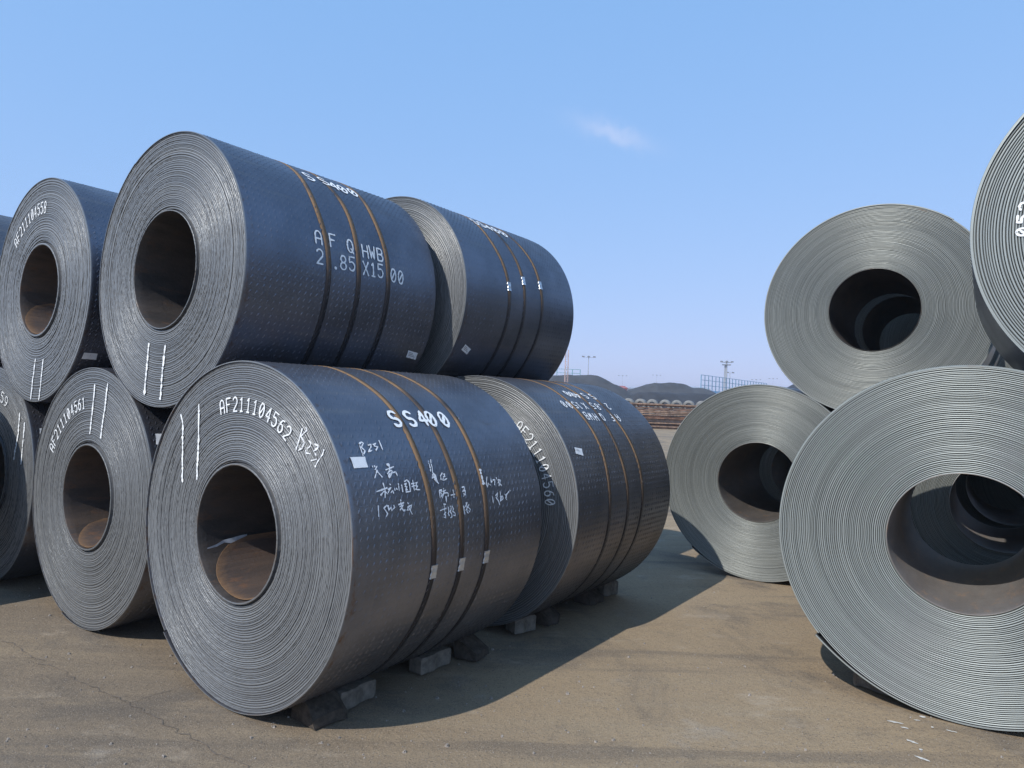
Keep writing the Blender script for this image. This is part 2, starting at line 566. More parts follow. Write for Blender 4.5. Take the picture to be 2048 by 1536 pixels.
def shell_sheet(c, mat, edge_mat, seg=220, tail=-2.0, lift=.012, over=.004):
    """outermost wrap: one sheet with its free end at angle `tail`, springing off slightly"""
    th = np.linspace(tail, tail + 2 * PI, seg + 1)
    w = np.exp(-(th - tail) / .22)
    ro = c.R + lift * w
    ri = ro - c.t * 1.05
    ys = np.array([-.001 - over, .004 - over, .02, c.L * .25, c.L * .5, c.L * .75, c.L - .02, c.L - .001])
    loops = []
    for rad, yv in [(ro, y) for y in ys[1:]] + [(ri, ys[-1]), (ri, ys[0])] + [(ro - .002, ys[0])]:
        loops.append(np.stack([rad * np.cos(th), np.full_like(th, yv), rad * np.sin(th)], -1))
    V = np.stack(loops, 1)                       # (seg+1, m, 3)
    m = V.shape[1]
    F = grid_faces(seg + 1, m, False, True, flip=True)
    caps = [[i for i in range(m)][::-1], [seg * m + i for i in range(m)]]
    me = bpy.data.meshes.new('outer_wrap')
    me.from_pydata(V.reshape(-1, 3).tolist(), [], F.tolist() + caps)
    me.update()
    me.polygons.foreach_set('use_smooth', np.ones(len(me.polygons), dtype=bool))
    me.set_sharp_from_angle(angle=math.radians(40))
    me.materials.append(mat)
    me.materials.append(edge_mat)
    idx = np.arange(len(me.polygons))
    me.polygons.foreach_set('material_index', ((idx < seg * m) & (idx % m >= m - 2)).astype(np.int32))
    o = bpy.data.objects.new('outer_wrap', me)
    o.location = (0, 0, c.R)
    return link(o, c.root)

def lugs(c, mat, parent, th0=-1.75, th1=2.2, pitch_s=.0396, pitch_t=.0203):
    """raised lentil pattern of checker plate, one low lens per lug"""
    rows = int((th1 - th0) * c.R / pitch_t)
    cols = int((c.L - .03) / pitch_s)
    I, J = np.meshgrid(np.arange(rows), np.arange(cols), indexing='ij')
    th = th0 + (I + .5) * pitch_t / c.R
    s = .02 + (J + .5 + .5 * (I % 2)) * pitch_s
    sg = np.where(I % 2 == 0, 1.0, -1.0)
    th, s, sg = th.ravel(), s.ravel(), sg.ravel()
    keep = s < c.L - .02
    th, s, sg = th[keep], s[keep], sg[keep]
    hl, hw, hh = .0175, .0050, .0032
    # outline of six points and a two-point ridge
    base = np.array([(-1, 0), (-.45, -1), (.45, -1), (1, 0), (.45, 1), (-.45, 1)], float)
    ridge = np.array([(-.4, 0), (.4, 0)], float)
    pts = np.concatenate([base, ridge]) * np.array([hl, hw])
    hgt = np.array([-.0006] * 6 + [hh] * 2)
    ang = np.where(sg > 0, math.radians(62), math.radians(-28))
    ca, sa = np.cos(ang)[:, None], np.sin(ang)[:, None]
    ds = pts[:, 0] * ca - pts[:, 1] * sa
    dt = pts[:, 0] * sa + pts[:, 1] * ca
    T = th[:, None] + dt / c.R
    lug_rs = np.random.default_rng(int(c.R * 1e5))
    rise = np.where(sg > 0, 1.0, .4) * np.clip(lug_rs.normal(1, .22, len(th)), .35, 1.5)      # uneven rolling, and one slant lowered so only the other catches light
    Rr = c.R + np.where(hgt[None] > 0, hgt[None] * rise[:, None], hgt[None])
    V = np.stack([Rr * np.cos(T), s[:, None] + ds, Rr * np.sin(T)], -1)
    tri = np.array([(0, 1, 6), (1, 2, 7), (1, 7, 6), (2, 3, 7), (3, 4, 7), (4, 5, 6), (4, 6, 7), (5, 0, 6)])[:, ::-1]
    Fc = (tri[None] + 8 * np.arange(len(th))[:, None, None]).reshape(-1, 3)
    o = mesh_obj('raised_lugs', V, Fc, mat, parent, (0, 0, 0), True)
    o['kind'] = 'stuff'
    return o

def make_coil(key, p, a, z, R, r, yaw, kind, label, group, n=95, seg=192, shell=None, edge=None, bore=None, L=1.5, t=None,
              tail=-1.75, lift=.010, over=.004, tele=.0008, wave=.00025, checker=True, cat='steel coil'):
    c = Coil()
    c.key, c.R, c.r, c.L, c.yaw, c.p, c.a, c.z = key, R, r, L, yaw, p, a, z
    c.t = t if t else (.006 if kind == 'check' else (R - r) / n)
    rs = np.random.default_rng(abs(hash(key)) % 1000 if False else sum(ord(ch) * (i + 3) for i, ch in enumerate(key)))
    loc = (p * math.cos(yaw) + a * math.sin(yaw), -p * math.sin(yaw) + a * math.cos(yaw), z - R)
    c.root = tag(empty('steel_coil', loc, -yaw), label, cat, group)
    fine = kind == 'check'
    em = M[edge or ('edge_check' if fine else 'edge_smooth')]
    sm = M[shell or ('shell_check' if fine else 'shell_smooth')]
    wound_edge(c, 'wound_edge', 0.0, 1, em, n, seg, fine, tele, rs, wave)
    wound_edge(c, 'wound_edge', L, -1, em, max(12, n // 5), 64, fine, tele * .3, rs, wave * .3)
    c.shell = shell_sheet(c, sm, em, max(120, seg), tail, lift, over)
    if checker:
        lugs(c, sm, c.shell)
    # bore: the innermost wrap, with a little telescoping lip at the front
    th = np.linspace(0, 2 * PI, 96, endpoint=False)
    lip = [(r + .004, .012), (r + .0035, -.006), (r + .0012, -.009), (r - .0004, -.006), (r, .05), (r, L * .5), (r, L - .02), (r + .004, L - .006)]
    V = np.stack([np.stack([q * np.cos(th), np.full_like(th, y), q * np.sin(th)], -1) for q, y in lip])
    mesh_obj('inner_wrap', V, grid_faces(len(lip), 96, False, True, flip=False), M[bore or 'bore'], c.root, (0, 0, R), True)
    COILS[key] = c
    return c

# local frame of a coil: x across, y along the axis, z up, axis at height R
def to_local(c, d, o=None):
    cy, sy = math.cos(c.yaw), math.sin(c.yaw)
    if o is None:
        return Vector((d.x * cy - d.y * sy, d.x * sy + d.y * cy, d.z))

def hit_face(c, q):
    d = to_local(c, pix_dir(q))
    oy, ox, oz = -c.a, -c.p, CAM_H - c.z
    t = -oy / d.y
    return ox + d.x * t, oz + d.z * t                    # x, z about the axis

def hit_cyl(c, q, R=None):
    d = to_local(c, pix_dir(q))
    ox, oy, oz = -c.p, -c.a, CAM_H - c.z
    R = R or c.R
    A = d.x ** 2 + d.z ** 2
    B = 2 * (ox * d.x + oz * d.z)
    C = ox * ox + oz * oz - R * R
    D = B * B - 4 * A * C
    t = (-B - math.sqrt(max(D, 0))) / (2 * A)
    return oy + d.y * t, math.atan2(oz + d.z * t, ox + d.x * t)    # axial, angle

# ------------------------------------------------------------------ stroke lettering
def arc(cx, cy, rx, ry, a0, a1, n=10):
    return [(cx + rx * math.cos(math.radians(a0 + (a1 - a0) * i / n)), cy + ry * math.sin(math.radians(a0 + (a1 - a0) * i / n))) for i in range(n + 1)]
GLYPH = {                                     # unit cell 0..1 wide, 0..1 high
    'A': [[(0, 0), (0, .62)] + arc(.5, .62, .5, .38, 180, 0) + [(1, 0)], [(0, .42), (1, .42)]],
    'F': [[(0, 0), (0, 1), (1, 1)], [(0, .55), (.75, .55)]],
    '2': [arc(.5, .72, .5, .28, 160, 0) + [(.95, .55), (0, 0), (1, 0)]],
    '1': [[(.2, .8), (.5, 1), (.5, 0)], [(.2, 0), (.8, 0)]],
    '0': [arc(.5, .5, .5, .5, 90, 450, 18), [(.15, .2), (.85, .8)]],
    'O': [arc(.5, .5, .5, .5, 90, 450, 18)],
    '4': [[(.75, 0), (.75, 1), (0, .32), (1, .32)]],
    '5': [[(1, 1), (.1, 1), (.05, .58)] + arc(.48, .32, .52, .32, 110, -150, 12)],
    '6': [[(.9, .95), (.45, .9), (.05, .5)] + arc(.5, .3, .48, .3, 170, -190, 16)],
    '8': [arc(.5, .75, .42, .25, -90, 270, 14), arc(.5, .25, .5, .25, 90, 450, 14)],
    '9': [[(.1, .05), (.6, .1), (.95, .5)] + arc(.5, .7, .48, .3, -10, 350, 16)],
    'S': [arc(.5, .74, .48, .26, 30, 270, 10) + arc(.5, .25, .48, .25, 90, -150, 10)],
    'Q': [arc(.5, .5, .5, .5, 90, 450, 18), [(.6, .3), (1, -.05)]],
    'H': [[(0, 0), (0, 1)], [(1, 0), (1, 1)], [(0, .5), (1, .5)]],
    'W': [[(0, 1), (.22, 0), (.5, .6), (.78, 0), (1, 1)]],
    'B': [[(0, 0), (0, 1), (.6, 1)] + arc(.6, .76, .35, .24, 90, -90, 8) + [(0, .52), (.6, .52)] + arc(.6, .26, .4, .26, 90, -90, 8) + [(0, 0)]],
    'X': [[(0, 0), (1, 1)], [(0, 1), (1, 0)]],
    '.': [arc(.5, .06, .12, .06, 0, 360, 8)],
}

def resample(poly, step):
    out = [poly[0]]
    for a, b in zip(poly[:-1], poly[1:]):
        d = math.hypot(b[0] - a[0], b[1] - a[1])
        k = max(1, int(math.ceil(d / step)))
        for i in range(1, k + 1):
            out.append((a[0] + (b[0] - a[0]) * i / k, a[1] + (b[1] - a[1]) * i / k))
    return out

def ribbons(polys, width, to3d, step=.012, ragged=.12, rs=None):
    """flat ribbons of given width along 2-D polylines (metres), mapped by to3d(u, v, lift)"""
    rs = rs or np.random.default_rng(3)
    V, Fc = [], []
    for k, poly in enumerate(polys):
        pl = resample(poly, step)
        if len(pl) < 2:
            continue
        n0 = len(V)
        m = len(pl)
        lift = .0002 * (k % 7)
        for i, (u, v) in enumerate(pl):
            a, b = pl[max(0, i - 1)], pl[min(m - 1, i + 1)]
            dx, dy = b[0] - a[0], b[1] - a[1]
            d = math.hypot(dx, dy) or 1
            nx, ny = -dy / d, dx / d
            w = width * .5 * (1 + ragged * rs.normal())
            V.append(to3d(u + nx * w, v + ny * w, lift))
            V.append(to3d(u - nx * w, v - ny * w, lift))
        for i in range(m - 1):
            q = n0 + 2 * i
            Fc.append([q, q + 1, q + 3, q + 2])
        # rounded ends
        for (i, sgn) in ((0, -1), (m - 1, 1)):
            a, b = (pl[1], pl[0]) if i == 0 else (pl[-2], pl[-1])
            d = math.hypot(b[0] - a[0], b[1] - a[1]) or 1
            ex, ey = (b[0] - a[0]) / d * width * .45, (b[1] - a[1]) / d * width * .45
            V.append(to3d(pl[i][0] + ex, pl[i][1] + ey, lift))
            q = n0 + 2 * i
            Fc.append([q, len(V) - 1, q + 1] if i == 0 else [q + 1, len(V) - 1, q])
    return V, Fc

def cyl_map(c, base):
    def f(s, v, lift):                      # s axial, v = angle * R
        R = c.R + base + lift
        th = v / c.R
        return (R * math.cos(th), s, R * math.sin(th))
    return f

def face_map(c, base):
    def f(x, z, lift):
        return (x, -(base + lift), z)
    return f

def cyl_text(c, items, w, h, stroke, flip=False, base=.0034, name='painted_character', mat='paint', label=None):
    for ch, px in items:
        polys = []
        s0, th0 = hit_cyl(c, px)
        for st in GLYPH[ch]:
            pl = []
            for u, v in st:
                x, y = (u - .5) * w, (v - .5) * h
                if flip:
                    x, y = -x, -y
                pl.append((s0 + x, th0 * c.R + y))
            polys.append(pl)
        V, Fc = ribbons(polys, stroke, cyl_map(c, base), rs=np.random.default_rng(int(px[0])), ragged=.16)
        mesh_obj(name, V, Fc, M[mat], c.shell)

def cyl_strokes(c, strokes, off, scale, width, name='handwriting', base=.0034, label=None):
    polys = []
    for st in strokes:
        pl = []
        for x, y in st:
            s, th = hit_cyl(c, (off[0] + x / scale, off[1] + y / scale))
            pl.append((s, th * c.R))
        polys.append(pl)
    V, Fc = ribbons(polys, width, cyl_map(c, base), .01, .25)
    o = mesh_obj(name, V, Fc, M['chalk'], c.shell)
    o['kind'] = 'stuff'
    if label:
        o['label'] = label
    return o

def face_text(c, text, first, last, stroke, wfac=.62, label=None):
    """number running round the wound edge; first/last = (base pixel, top pixel) of the end characters"""
    def pol(q):
        x, z = hit_face(c, q)
        return math.hypot(x, z), math.atan2(z, x)
    (b0, a0), (t0, _) = pol(first[0]), pol(first[1])
    (b1, a1), (t1, _) = pol(last[0]), pol(last[1])
    rb, rt = (b0 + b1) / 2, (t0 + t1) / 2
    hgt = max(.05, rt - rb)
    if a1 > a0:
        a1 -= 2 * PI
    n = len(text)
    step = (a0 - a1) / (n - 1)
    w = min(step * rb * .60, hgt * wfac * 1.2)
    for i, ch in enumerate(text):
        polys = []
        ac = a0 - i * step
        for st in GLYPH[ch]:
            pl = []
            for u, v in st:
                rad = rb + v * hgt
                an = ac - (u - .5) * w / rb
                pl.append((rad * math.cos(an), rad * math.sin(an)))
            polys.append(pl)
        V, Fc = ribbons(polys, stroke, face_map(c, .006), rs=np.random.default_rng(i), ragged=.16)
        mesh_obj('painted_character', V, [f[::-1] for f in Fc], M['paint'], c.root, (0, 0, c.R))

def face_lines(c, lines, width, name='paint_stripe', ragged=.38, mat='paint'):
    for ln in lines:
        jr = np.random.default_rng(int(ln[0][1]))
        polys = [[(x + jr.normal(0, .0016 if name == 'paint_stripe' else .0002), z) for x, z in resample([hit_face(c, q) for q in ln], .03)]]
        V, Fc = ribbons(polys, width, face_map(c, .006), .010, ragged, np.random.default_rng(int(ln[0][0])))
        mesh_obj(name, V, [f[::-1] for f in Fc], M[mat], c.root, (0, 0, c.R))

def paper_tag(c, quad, print_lines=3):
    uv = [hit_cyl(c, q) for q in quad]
    def pt(u, v, base):
        s = (uv[0][0] * (1 - u) + uv[1][0] * u) * (1 - v) + (uv[3][0] * (1 - u) + uv[2][0] * u) * v
        th = (uv[0][1] * (1 - u) + uv[1][1] * u) * (1 - v) + (uv[3][1] * (1 - u) + uv[2][1] * u) * v
        R = c.R + base
        return (R * math.cos(th), s, R * math.sin(th))
    k = 5
    V = [pt(i / k, j / k, .0036 + .0012 * math.sin(3 * i + j)) for i in range(k + 1) for j in range(k + 1)]
    Fc = [[i * (k + 1) + j, i * (k + 1) + j + 1, (i + 1) * (k + 1) + j + 1, (i + 1) * (k + 1) + j] for i in range(k) for j in range(k)]
    o = mesh_obj('paper_label', V, Fc, M['paper'], c.root, (0, 0, c.R), True)
    V, Fc = [], []
    for q in range(print_lines):
        v0 = .22 + q * .2
        n = len(V)
        for u, v in ((.12, v0), (.5 + .3 * ((q * 7) % 3) / 2, v0), (.5 + .3 * ((q * 7) % 3) / 2, v0 + .05), (.12, v0 + .05)):
            V.append(pt(u, v, .0056))
        Fc.append([n, n + 1, n + 2, n + 3])
    mesh_obj('printed_line', V, Fc, M['ink'], o)

def strap(c, s, width=.037, seal_at=None):
    th = np.linspace(0, 2 * PI, 160, endpoint=False)
    if not isinstance(s, (int, float)):
        # the band runs slightly askew: axial position through the traced points
        pts_ = sorted((hit_cyl(c, q)[::-1] for q in s))
        at, sv = [p[0] for p in pts_], [p[1] for p in pts_]
        tw = (th + PI / 2) % (2 * PI) - PI / 2
        line = np.interp(tw, [at[0] - .5] + at + [at[-1] + 1.2], [np.mean(sv)] + sv + [np.mean(sv)])
        line = np.convolve(np.concatenate([line[-4:], line, line[:4]]), np.ones(9) / 9, 'valid')
        s_seal = float(np.interp(seal_at, at, sv)) if seal_at is not None else 0
    else:
        line, s_seal = np.full_like(th, s), s
    hw = width / 2
    prof = [(-hw, .0005), (-hw, .0026), (hw, .0026), (hw, .0005)]
    wob = line + .001 * np.sin(3 * th + c.R * 9)
    V = np.stack([np.stack([(c.R + h) * np.cos(th), d + wob, (c.R + h) * np.sin(th)], -1) for d, h in prof])
    o = mesh_obj('strap', V, grid_faces(4, 160, True, True), M['strap'], c.root, (0, 0, c.R))
    if seal_at is not None:
        # crimped seal: folded sleeve with two notched sides
        m = 9
        V, Fc = [], []
        ln = .068
        for i in range(m):
            u = i / (m - 1) - .5
            tt = seal_at + u * ln / c.R
            w = (hw + .006) * (1 - .22 * (math.cos(u * 4 * PI) * .5 + .5) * (abs(u) < .45))
            hh = .0075 - .002 * (abs(math.sin(u * 2 * PI)))
            for d, h in ((-w, .001), (-w * .9, hh), (w * .9, hh), (w, .001)):
                R = c.R + h
                V.append((R * math.cos(tt), s_seal + d, R * math.sin(tt)))
        for i in range(m - 1):
            for j in range(3):
                q = i * 4 + j
                Fc.append([q, q + 4, q + 5, q + 1])
        Fc += [[0, 1, 2, 3], [(m - 1) * 4 + j for j in (3, 2, 1, 0)]]
        mesh_obj('strap_seal', V, Fc, M['seal'], o)
    return o

GL = 'checker plate coils stacked in the left block'
GR = 'smooth plate coils stacked in the right block'
L1 = make_coil('L1', -3.200, 2.112, .883, .883, .344, YAW_L, 'check', 'lower checker plate coil numbered AF211104562, covered in white handwriting beside its straps', GL, n=54, seg=256,
               edge='edge_check_rusty', bore='bore', shell='shell_check_dusty', tail=-2.35, lift=.016, over=.010)
U1 = make_coil('U1', -4.132, 2.171, 2.318, .825, .350, YAW_L, 'check', 'upper checker plate coil lettered 2.85X1500 on its side, unnumbered face with two white stripes', GL, n=50, seg=224, tail=2.1, lift=.004)
L3 = make_coil('L3', -4.999, 2.177, .865, .865, .340, YAW_L, 'check', 'lower checker plate coil with AF211104561 painted round its face', GL, n=42, seg=192, bore='bore_rusty', tail=-1.9)
U3 = make_coil('U3', -5.916, 2.171, 2.308, .838, .335, YAW_L, 'check', 'upper checker plate coil with AF211104558 painted round its face', GL, n=40, seg=192, bore='bore_rusty', tail=2.4, lift=.004)
L2 = make_coil('L2', -3.145, 3.956, .891, .891, .380, YAW_L, 'check', 'lower checker plate coil numbered AF211104560 with upside-down stencil lettering on its side', GL, n=44, seg=192, shell='shell_check_brown', tail=1.75, lift=.006)
U2 = make_coil('U2', -3.953, 3.834, 2.369, .795, .380, YAW_L, 'check', 'upper checker plate coil with three silver strap seals and a tilted paper label', GL, n=44, seg=192, tail=2.0, lift=.004)
L4 = make_coil('L4', -6.760, 2.190, .867, .867, .345, YAW_L, 'check', 'lower checker plate coil numbered AF211104559 with its face partly in shadow', GL, n=40, seg=144)
U4 = make_coil('U4', -7.640, 2.190, 2.300, .838, .345, YAW_L, 'check', 'brown-topped upper coil mostly hidden behind the coil numbered AF211104558', GL, n=36, seg=96, shell='shell_check_brown')
L5 = make_coil('L5', -8.50, 2.190, .866, .866, .345, YAW_L, 'check', 'lower checker plate coil at the hidden outer end of the left block', GL, n=40, seg=72, checker=False)
L0 = make_coil('L0', -6.870, .33, .870, .870, .345, YAW_L, 'check', 'checker plate coil standing alone in front of the coil numbered AF211104559', GL, n=36, seg=96, checker=False)

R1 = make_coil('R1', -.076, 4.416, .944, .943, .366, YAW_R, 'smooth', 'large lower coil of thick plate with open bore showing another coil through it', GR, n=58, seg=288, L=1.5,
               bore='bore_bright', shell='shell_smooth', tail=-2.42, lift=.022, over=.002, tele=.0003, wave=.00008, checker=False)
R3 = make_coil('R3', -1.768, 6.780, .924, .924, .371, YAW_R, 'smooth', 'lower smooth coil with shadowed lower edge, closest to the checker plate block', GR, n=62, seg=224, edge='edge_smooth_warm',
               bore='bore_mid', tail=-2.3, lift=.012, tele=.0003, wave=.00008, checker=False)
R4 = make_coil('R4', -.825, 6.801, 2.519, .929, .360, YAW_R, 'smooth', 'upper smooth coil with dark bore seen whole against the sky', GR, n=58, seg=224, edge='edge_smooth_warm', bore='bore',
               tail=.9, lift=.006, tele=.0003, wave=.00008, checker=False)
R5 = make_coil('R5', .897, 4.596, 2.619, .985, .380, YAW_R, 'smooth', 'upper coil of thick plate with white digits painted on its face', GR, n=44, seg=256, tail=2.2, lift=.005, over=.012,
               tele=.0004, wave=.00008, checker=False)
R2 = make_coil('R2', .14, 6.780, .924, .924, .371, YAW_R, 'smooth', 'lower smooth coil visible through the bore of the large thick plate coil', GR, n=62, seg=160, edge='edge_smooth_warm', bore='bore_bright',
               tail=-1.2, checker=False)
R6 = make_coil('R6', 1.86, 4.50, .944, .944, .366, YAW_R, 'smooth', 'lower thick plate coil carrying the outer side of the digit-marked coil', GR, n=30, seg=96, checker=False)

def copy_coil(src, p, a, z, label, group):
    c = src.root.copy()
    COL.objects.link(c)
    y = src.yaw
    c.location = (p * math.cos(y) + a * math.sin(y), -p * math.sin(y) + a * math.cos(y), z - src.R)
    c['label'] = label
    c['group'] = group
    for ch in list(src.root.children):
        d = ch.copy()
        COL.objects.link(d)
        d.parent = c
        for g in ch.children:
            e = g.copy()
            COL.objects.link(e)
            e.parent = d
    return c
# third row of the right block: only glimpsed through the bores
copy_coil(R2, -1.70, 8.55, .924, 'lower rear-row smooth coil directly behind the shadowed-edge coil', GR)
copy_coil(R2, .22, 8.55, .924, 'lower rear-row smooth coil directly behind the one seen through the bore', GR)
copy_coil(R4, -.78, 8.55, 2.525, 'upper smooth coil glimpsed through the dark bore of the upper coil against the sky', GR)
copy_coil(R2, -1.20, 10.3, .924, 'farthest lower smooth coil in the middle of the last row, added to block the sky', GR)  # added last row, offset to block sky seen through the bores
copy_coil(R2, .67, 10.3, .924, 'farthest lower smooth coil at the outer end of the last row, added to block the sky', GR)
copy_coil(R4, -.26, 10.3, 2.53, "farthest upper smooth coil at the outer end of the last row, added to block the sky", GR)

# ------------------------------------------------------------------ markings on the coils
face_text(L1, 'AF211104562', ((448, 829), (446, 799)), ((571, 876), (583, 857)), .0078)
face_text(L3, 'AF211104561', ((110, 901), (102, 889)), ((169, 816), (169, 795)), .0078)
face_text(U3, 'AF211104558', ((38, 494), (30.5, 480)), ((91.4, 422), (90, 405)), .0078)
face_text(L2, 'AF211104560', ((1034, 860), (1043, 840)), ((1090, 1003.6), (1108.5, 1003.6)), .0078)
face_text(L4, 'AF211104559', ((-62, 836), (-66, 818)), ((8, 826), (10.5, 808)), .0078)
face_text(R5, '052', ((2056, 463), (2034, 457)), ((2062, 414), (2040, 405)), .012)
face_lines(L1, [[(363.8, 829.5), (367.6, 845), (367, 903), (366.3, 963)], [(399.4, 809), (399.4, 878), (395.5, 958)]], .0125)
face_lines(U1, [[(299.7, 687.6), (295.8, 727), (290.8, 789)], [(332.7, 691.4), (326.3, 742), (322.5, 798)]], .0155)
face_lines(L3, [[(191.7, 770), (186.7, 818.4), (181.6, 866.7)], [(217, 767.6), (212, 810.8), (203, 875.5)]], .0145)
face_lines(U3, [[(72.4, 718), (67.3, 757.5), (63, 798)], [(87.6, 719.4), (83.8, 762.5), (79.2, 799.4)]], .0125)
face_lines(L4, [[(41, 826), (38, 866.7), (29, 918.7)], [(50.8, 846), (48, 879), (43.7, 927.6)]], .0165)
Z8 = lambda pts: [[(420 + x / 7.877, 770 + y / 7.877) for x, y in st] for st in pts]
face_lines(L1, Z8([[(1470, 685), (1440, 800), (1370, 1020)], [(1525, 665), (1545, 710), (1450, 805), (1505, 910), (1460, 1000), (1405, 1030)],
                   [(1580, 880), (1610, 920), (1590, 970), (1550, 995)], [(1525, 1030), (1530, 1070), (1595, 1085)],
                   [(1665, 930), (1720, 950), (1715, 990), (1650, 1040), (1690, 1110), (1690, 1170), (1610, 1190)],
                   [(1810, 1020), (1790, 1090), (1710, 1210), (1675, 1285)]]), .0065, 'handwriting', .4, 'chalk')

cyl_text(L1, [('S', (788.5, 838)), ('S', (819, 838)), ('4', (843, 837)), ('0', (860.5, 838)), ('0', (886, 839))], .054, .098, .017, base=.0046)
cyl_text(U1, [('S', (616.5, 354)), ('S', (646, 363)), ('4', (666, 372)), ('0', (684, 379)), ('0', (704, 385.5))], .058, .095, .015, base=.0046)
cyl_text(U1, [('A', (636, 475)), ('F', (665, 482)), ('Q', (699.5, 492.5)), ('H', (729.5, 503)), ('W', (743.5, 505)), ('B', (759, 510))], .044, .084, .0105)
cyl_text(U1, [('2', (639, 513)), ('.', (670.6, 524)), ('8', (686, 525.5)), ('5', (703, 528)), ('X', (731, 537)), ('1', (746, 539.5)), ('5', (760, 542)),
              ('0', (786, 551)), ('0', (800.6, 555))], .044, .086, .0105)
cyl_text(U2, [('S', (948, 444)), ('S', (962, 449.5)), ('4', (976, 455.5)), ('0', (990, 461)), ('0', (1006, 468))], .06, .09, .016, base=.0046)
cyl_text(L2, [('0', (1133.6, 788)), ('0', (1144, 790)), ('4', (1154.6, 792)), ('S', (1169, 792.5)), ('S', (1184, 794))], .044, .075, .011, flip=True, base=.0046)
cyl_text(L2, [('0', (1126.7, 808.7)), ('0', (1138, 810.5)), ('5', (1149, 810.5)), ('1', (1158, 812.5)), ('X', (1169, 812.5)), ('5', (1184.4, 812)),
              ('8', (1194.6, 814)), ('.', (1202, 815)), ('2', (1215, 813.5))], .036, .068, .0085, flip=True, base=.0046)
cyl_text(L2, [('B', (1171.7, 832)), ('W', (1181, 833.5)), ('H', (1190.8, 834.7)), ('Q', (1204, 834.7)), ('F', (1222.5, 835.4)), ('A', (1235, 836))],
         .036, .068, .0085, flip=True, base=.0046)

cyl_strokes(L1, [
    [(150, 70), (185, 180), (215, 270)], [(150, 70), (190, 40), (220, 60), (185, 130), (250, 190), (225, 245)],
    [(300, 95), (350, 80), (350, 120), (305, 210), (370, 180)], [(385, 85), (430, 55), (400, 110), (465, 120), (435, 180)], [(485, 15), (545, 165)],
    [(372, 450), (382, 472)], [(405, 445), (415, 465)], [(455, 450), (420, 510), (460, 520)], [(450, 530), (415, 650)], [(455, 540), (540, 635)],
    [(615, 420), (655, 405), (625, 440), (665, 430)], [(600, 515), (735, 460)], [(650, 440), (670, 490), (640, 570), (630, 580)],
    [(640, 560), (690, 520), (710, 540), (690, 600), (660, 650), (650, 610), (680, 570)], [(700, 570), (770, 545), (800, 610)],
    [(445, 885), (625, 820)], [(555, 740), (590, 860), (590, 985)], [(575, 870), (515, 945)], [(590, 880), (635, 925)],
    [(665, 755), (680, 765)], [(640, 850), (690, 810), (650, 880), (640, 900)], [(690, 900), (720, 865), (735, 910)],
    [(755, 830), (760, 860)], [(785, 825), (795, 850)], [(815, 750), (830, 860)], [(870, 770), (890, 885)],
    [(915, 715), (960, 685), (1000, 730), (1020, 880), (945, 890)], [(915, 760), (955, 740), (925, 800), (960, 800), (940, 860), (970, 850)],
    [(1060, 690), (1090, 860)], [(1040, 750), (1090, 740)], [(1045, 800), (1100, 780)], [(1110, 740), (1140, 720), (1110, 790), (1145, 790), (1110, 850), (1185, 850)],
    [(470, 1125), (480, 1305)], [(640, 1150), (620, 1115), (565, 1165), (600, 1210), (630, 1260), (610, 1305)],
    [(640, 1120), (650, 1200), (690, 1150), (700, 1200), (755, 1150), (735, 1120)],
    [(853, 1026), (862, 1042)], [(820, 1105), (910, 1070)], [(850, 1060), (870, 1110)], [(840, 1140), (900, 1110), (870, 1160), (845, 1195)], [(870, 1160), (910, 1215), (930, 1190)],
    [(972, 1072), (985, 1087)], [(965, 1150), (1040, 1110), (1020, 1190), (960, 1200), (990, 1150), (1050, 1265)],
], (700, 880), 8.533, .0062)
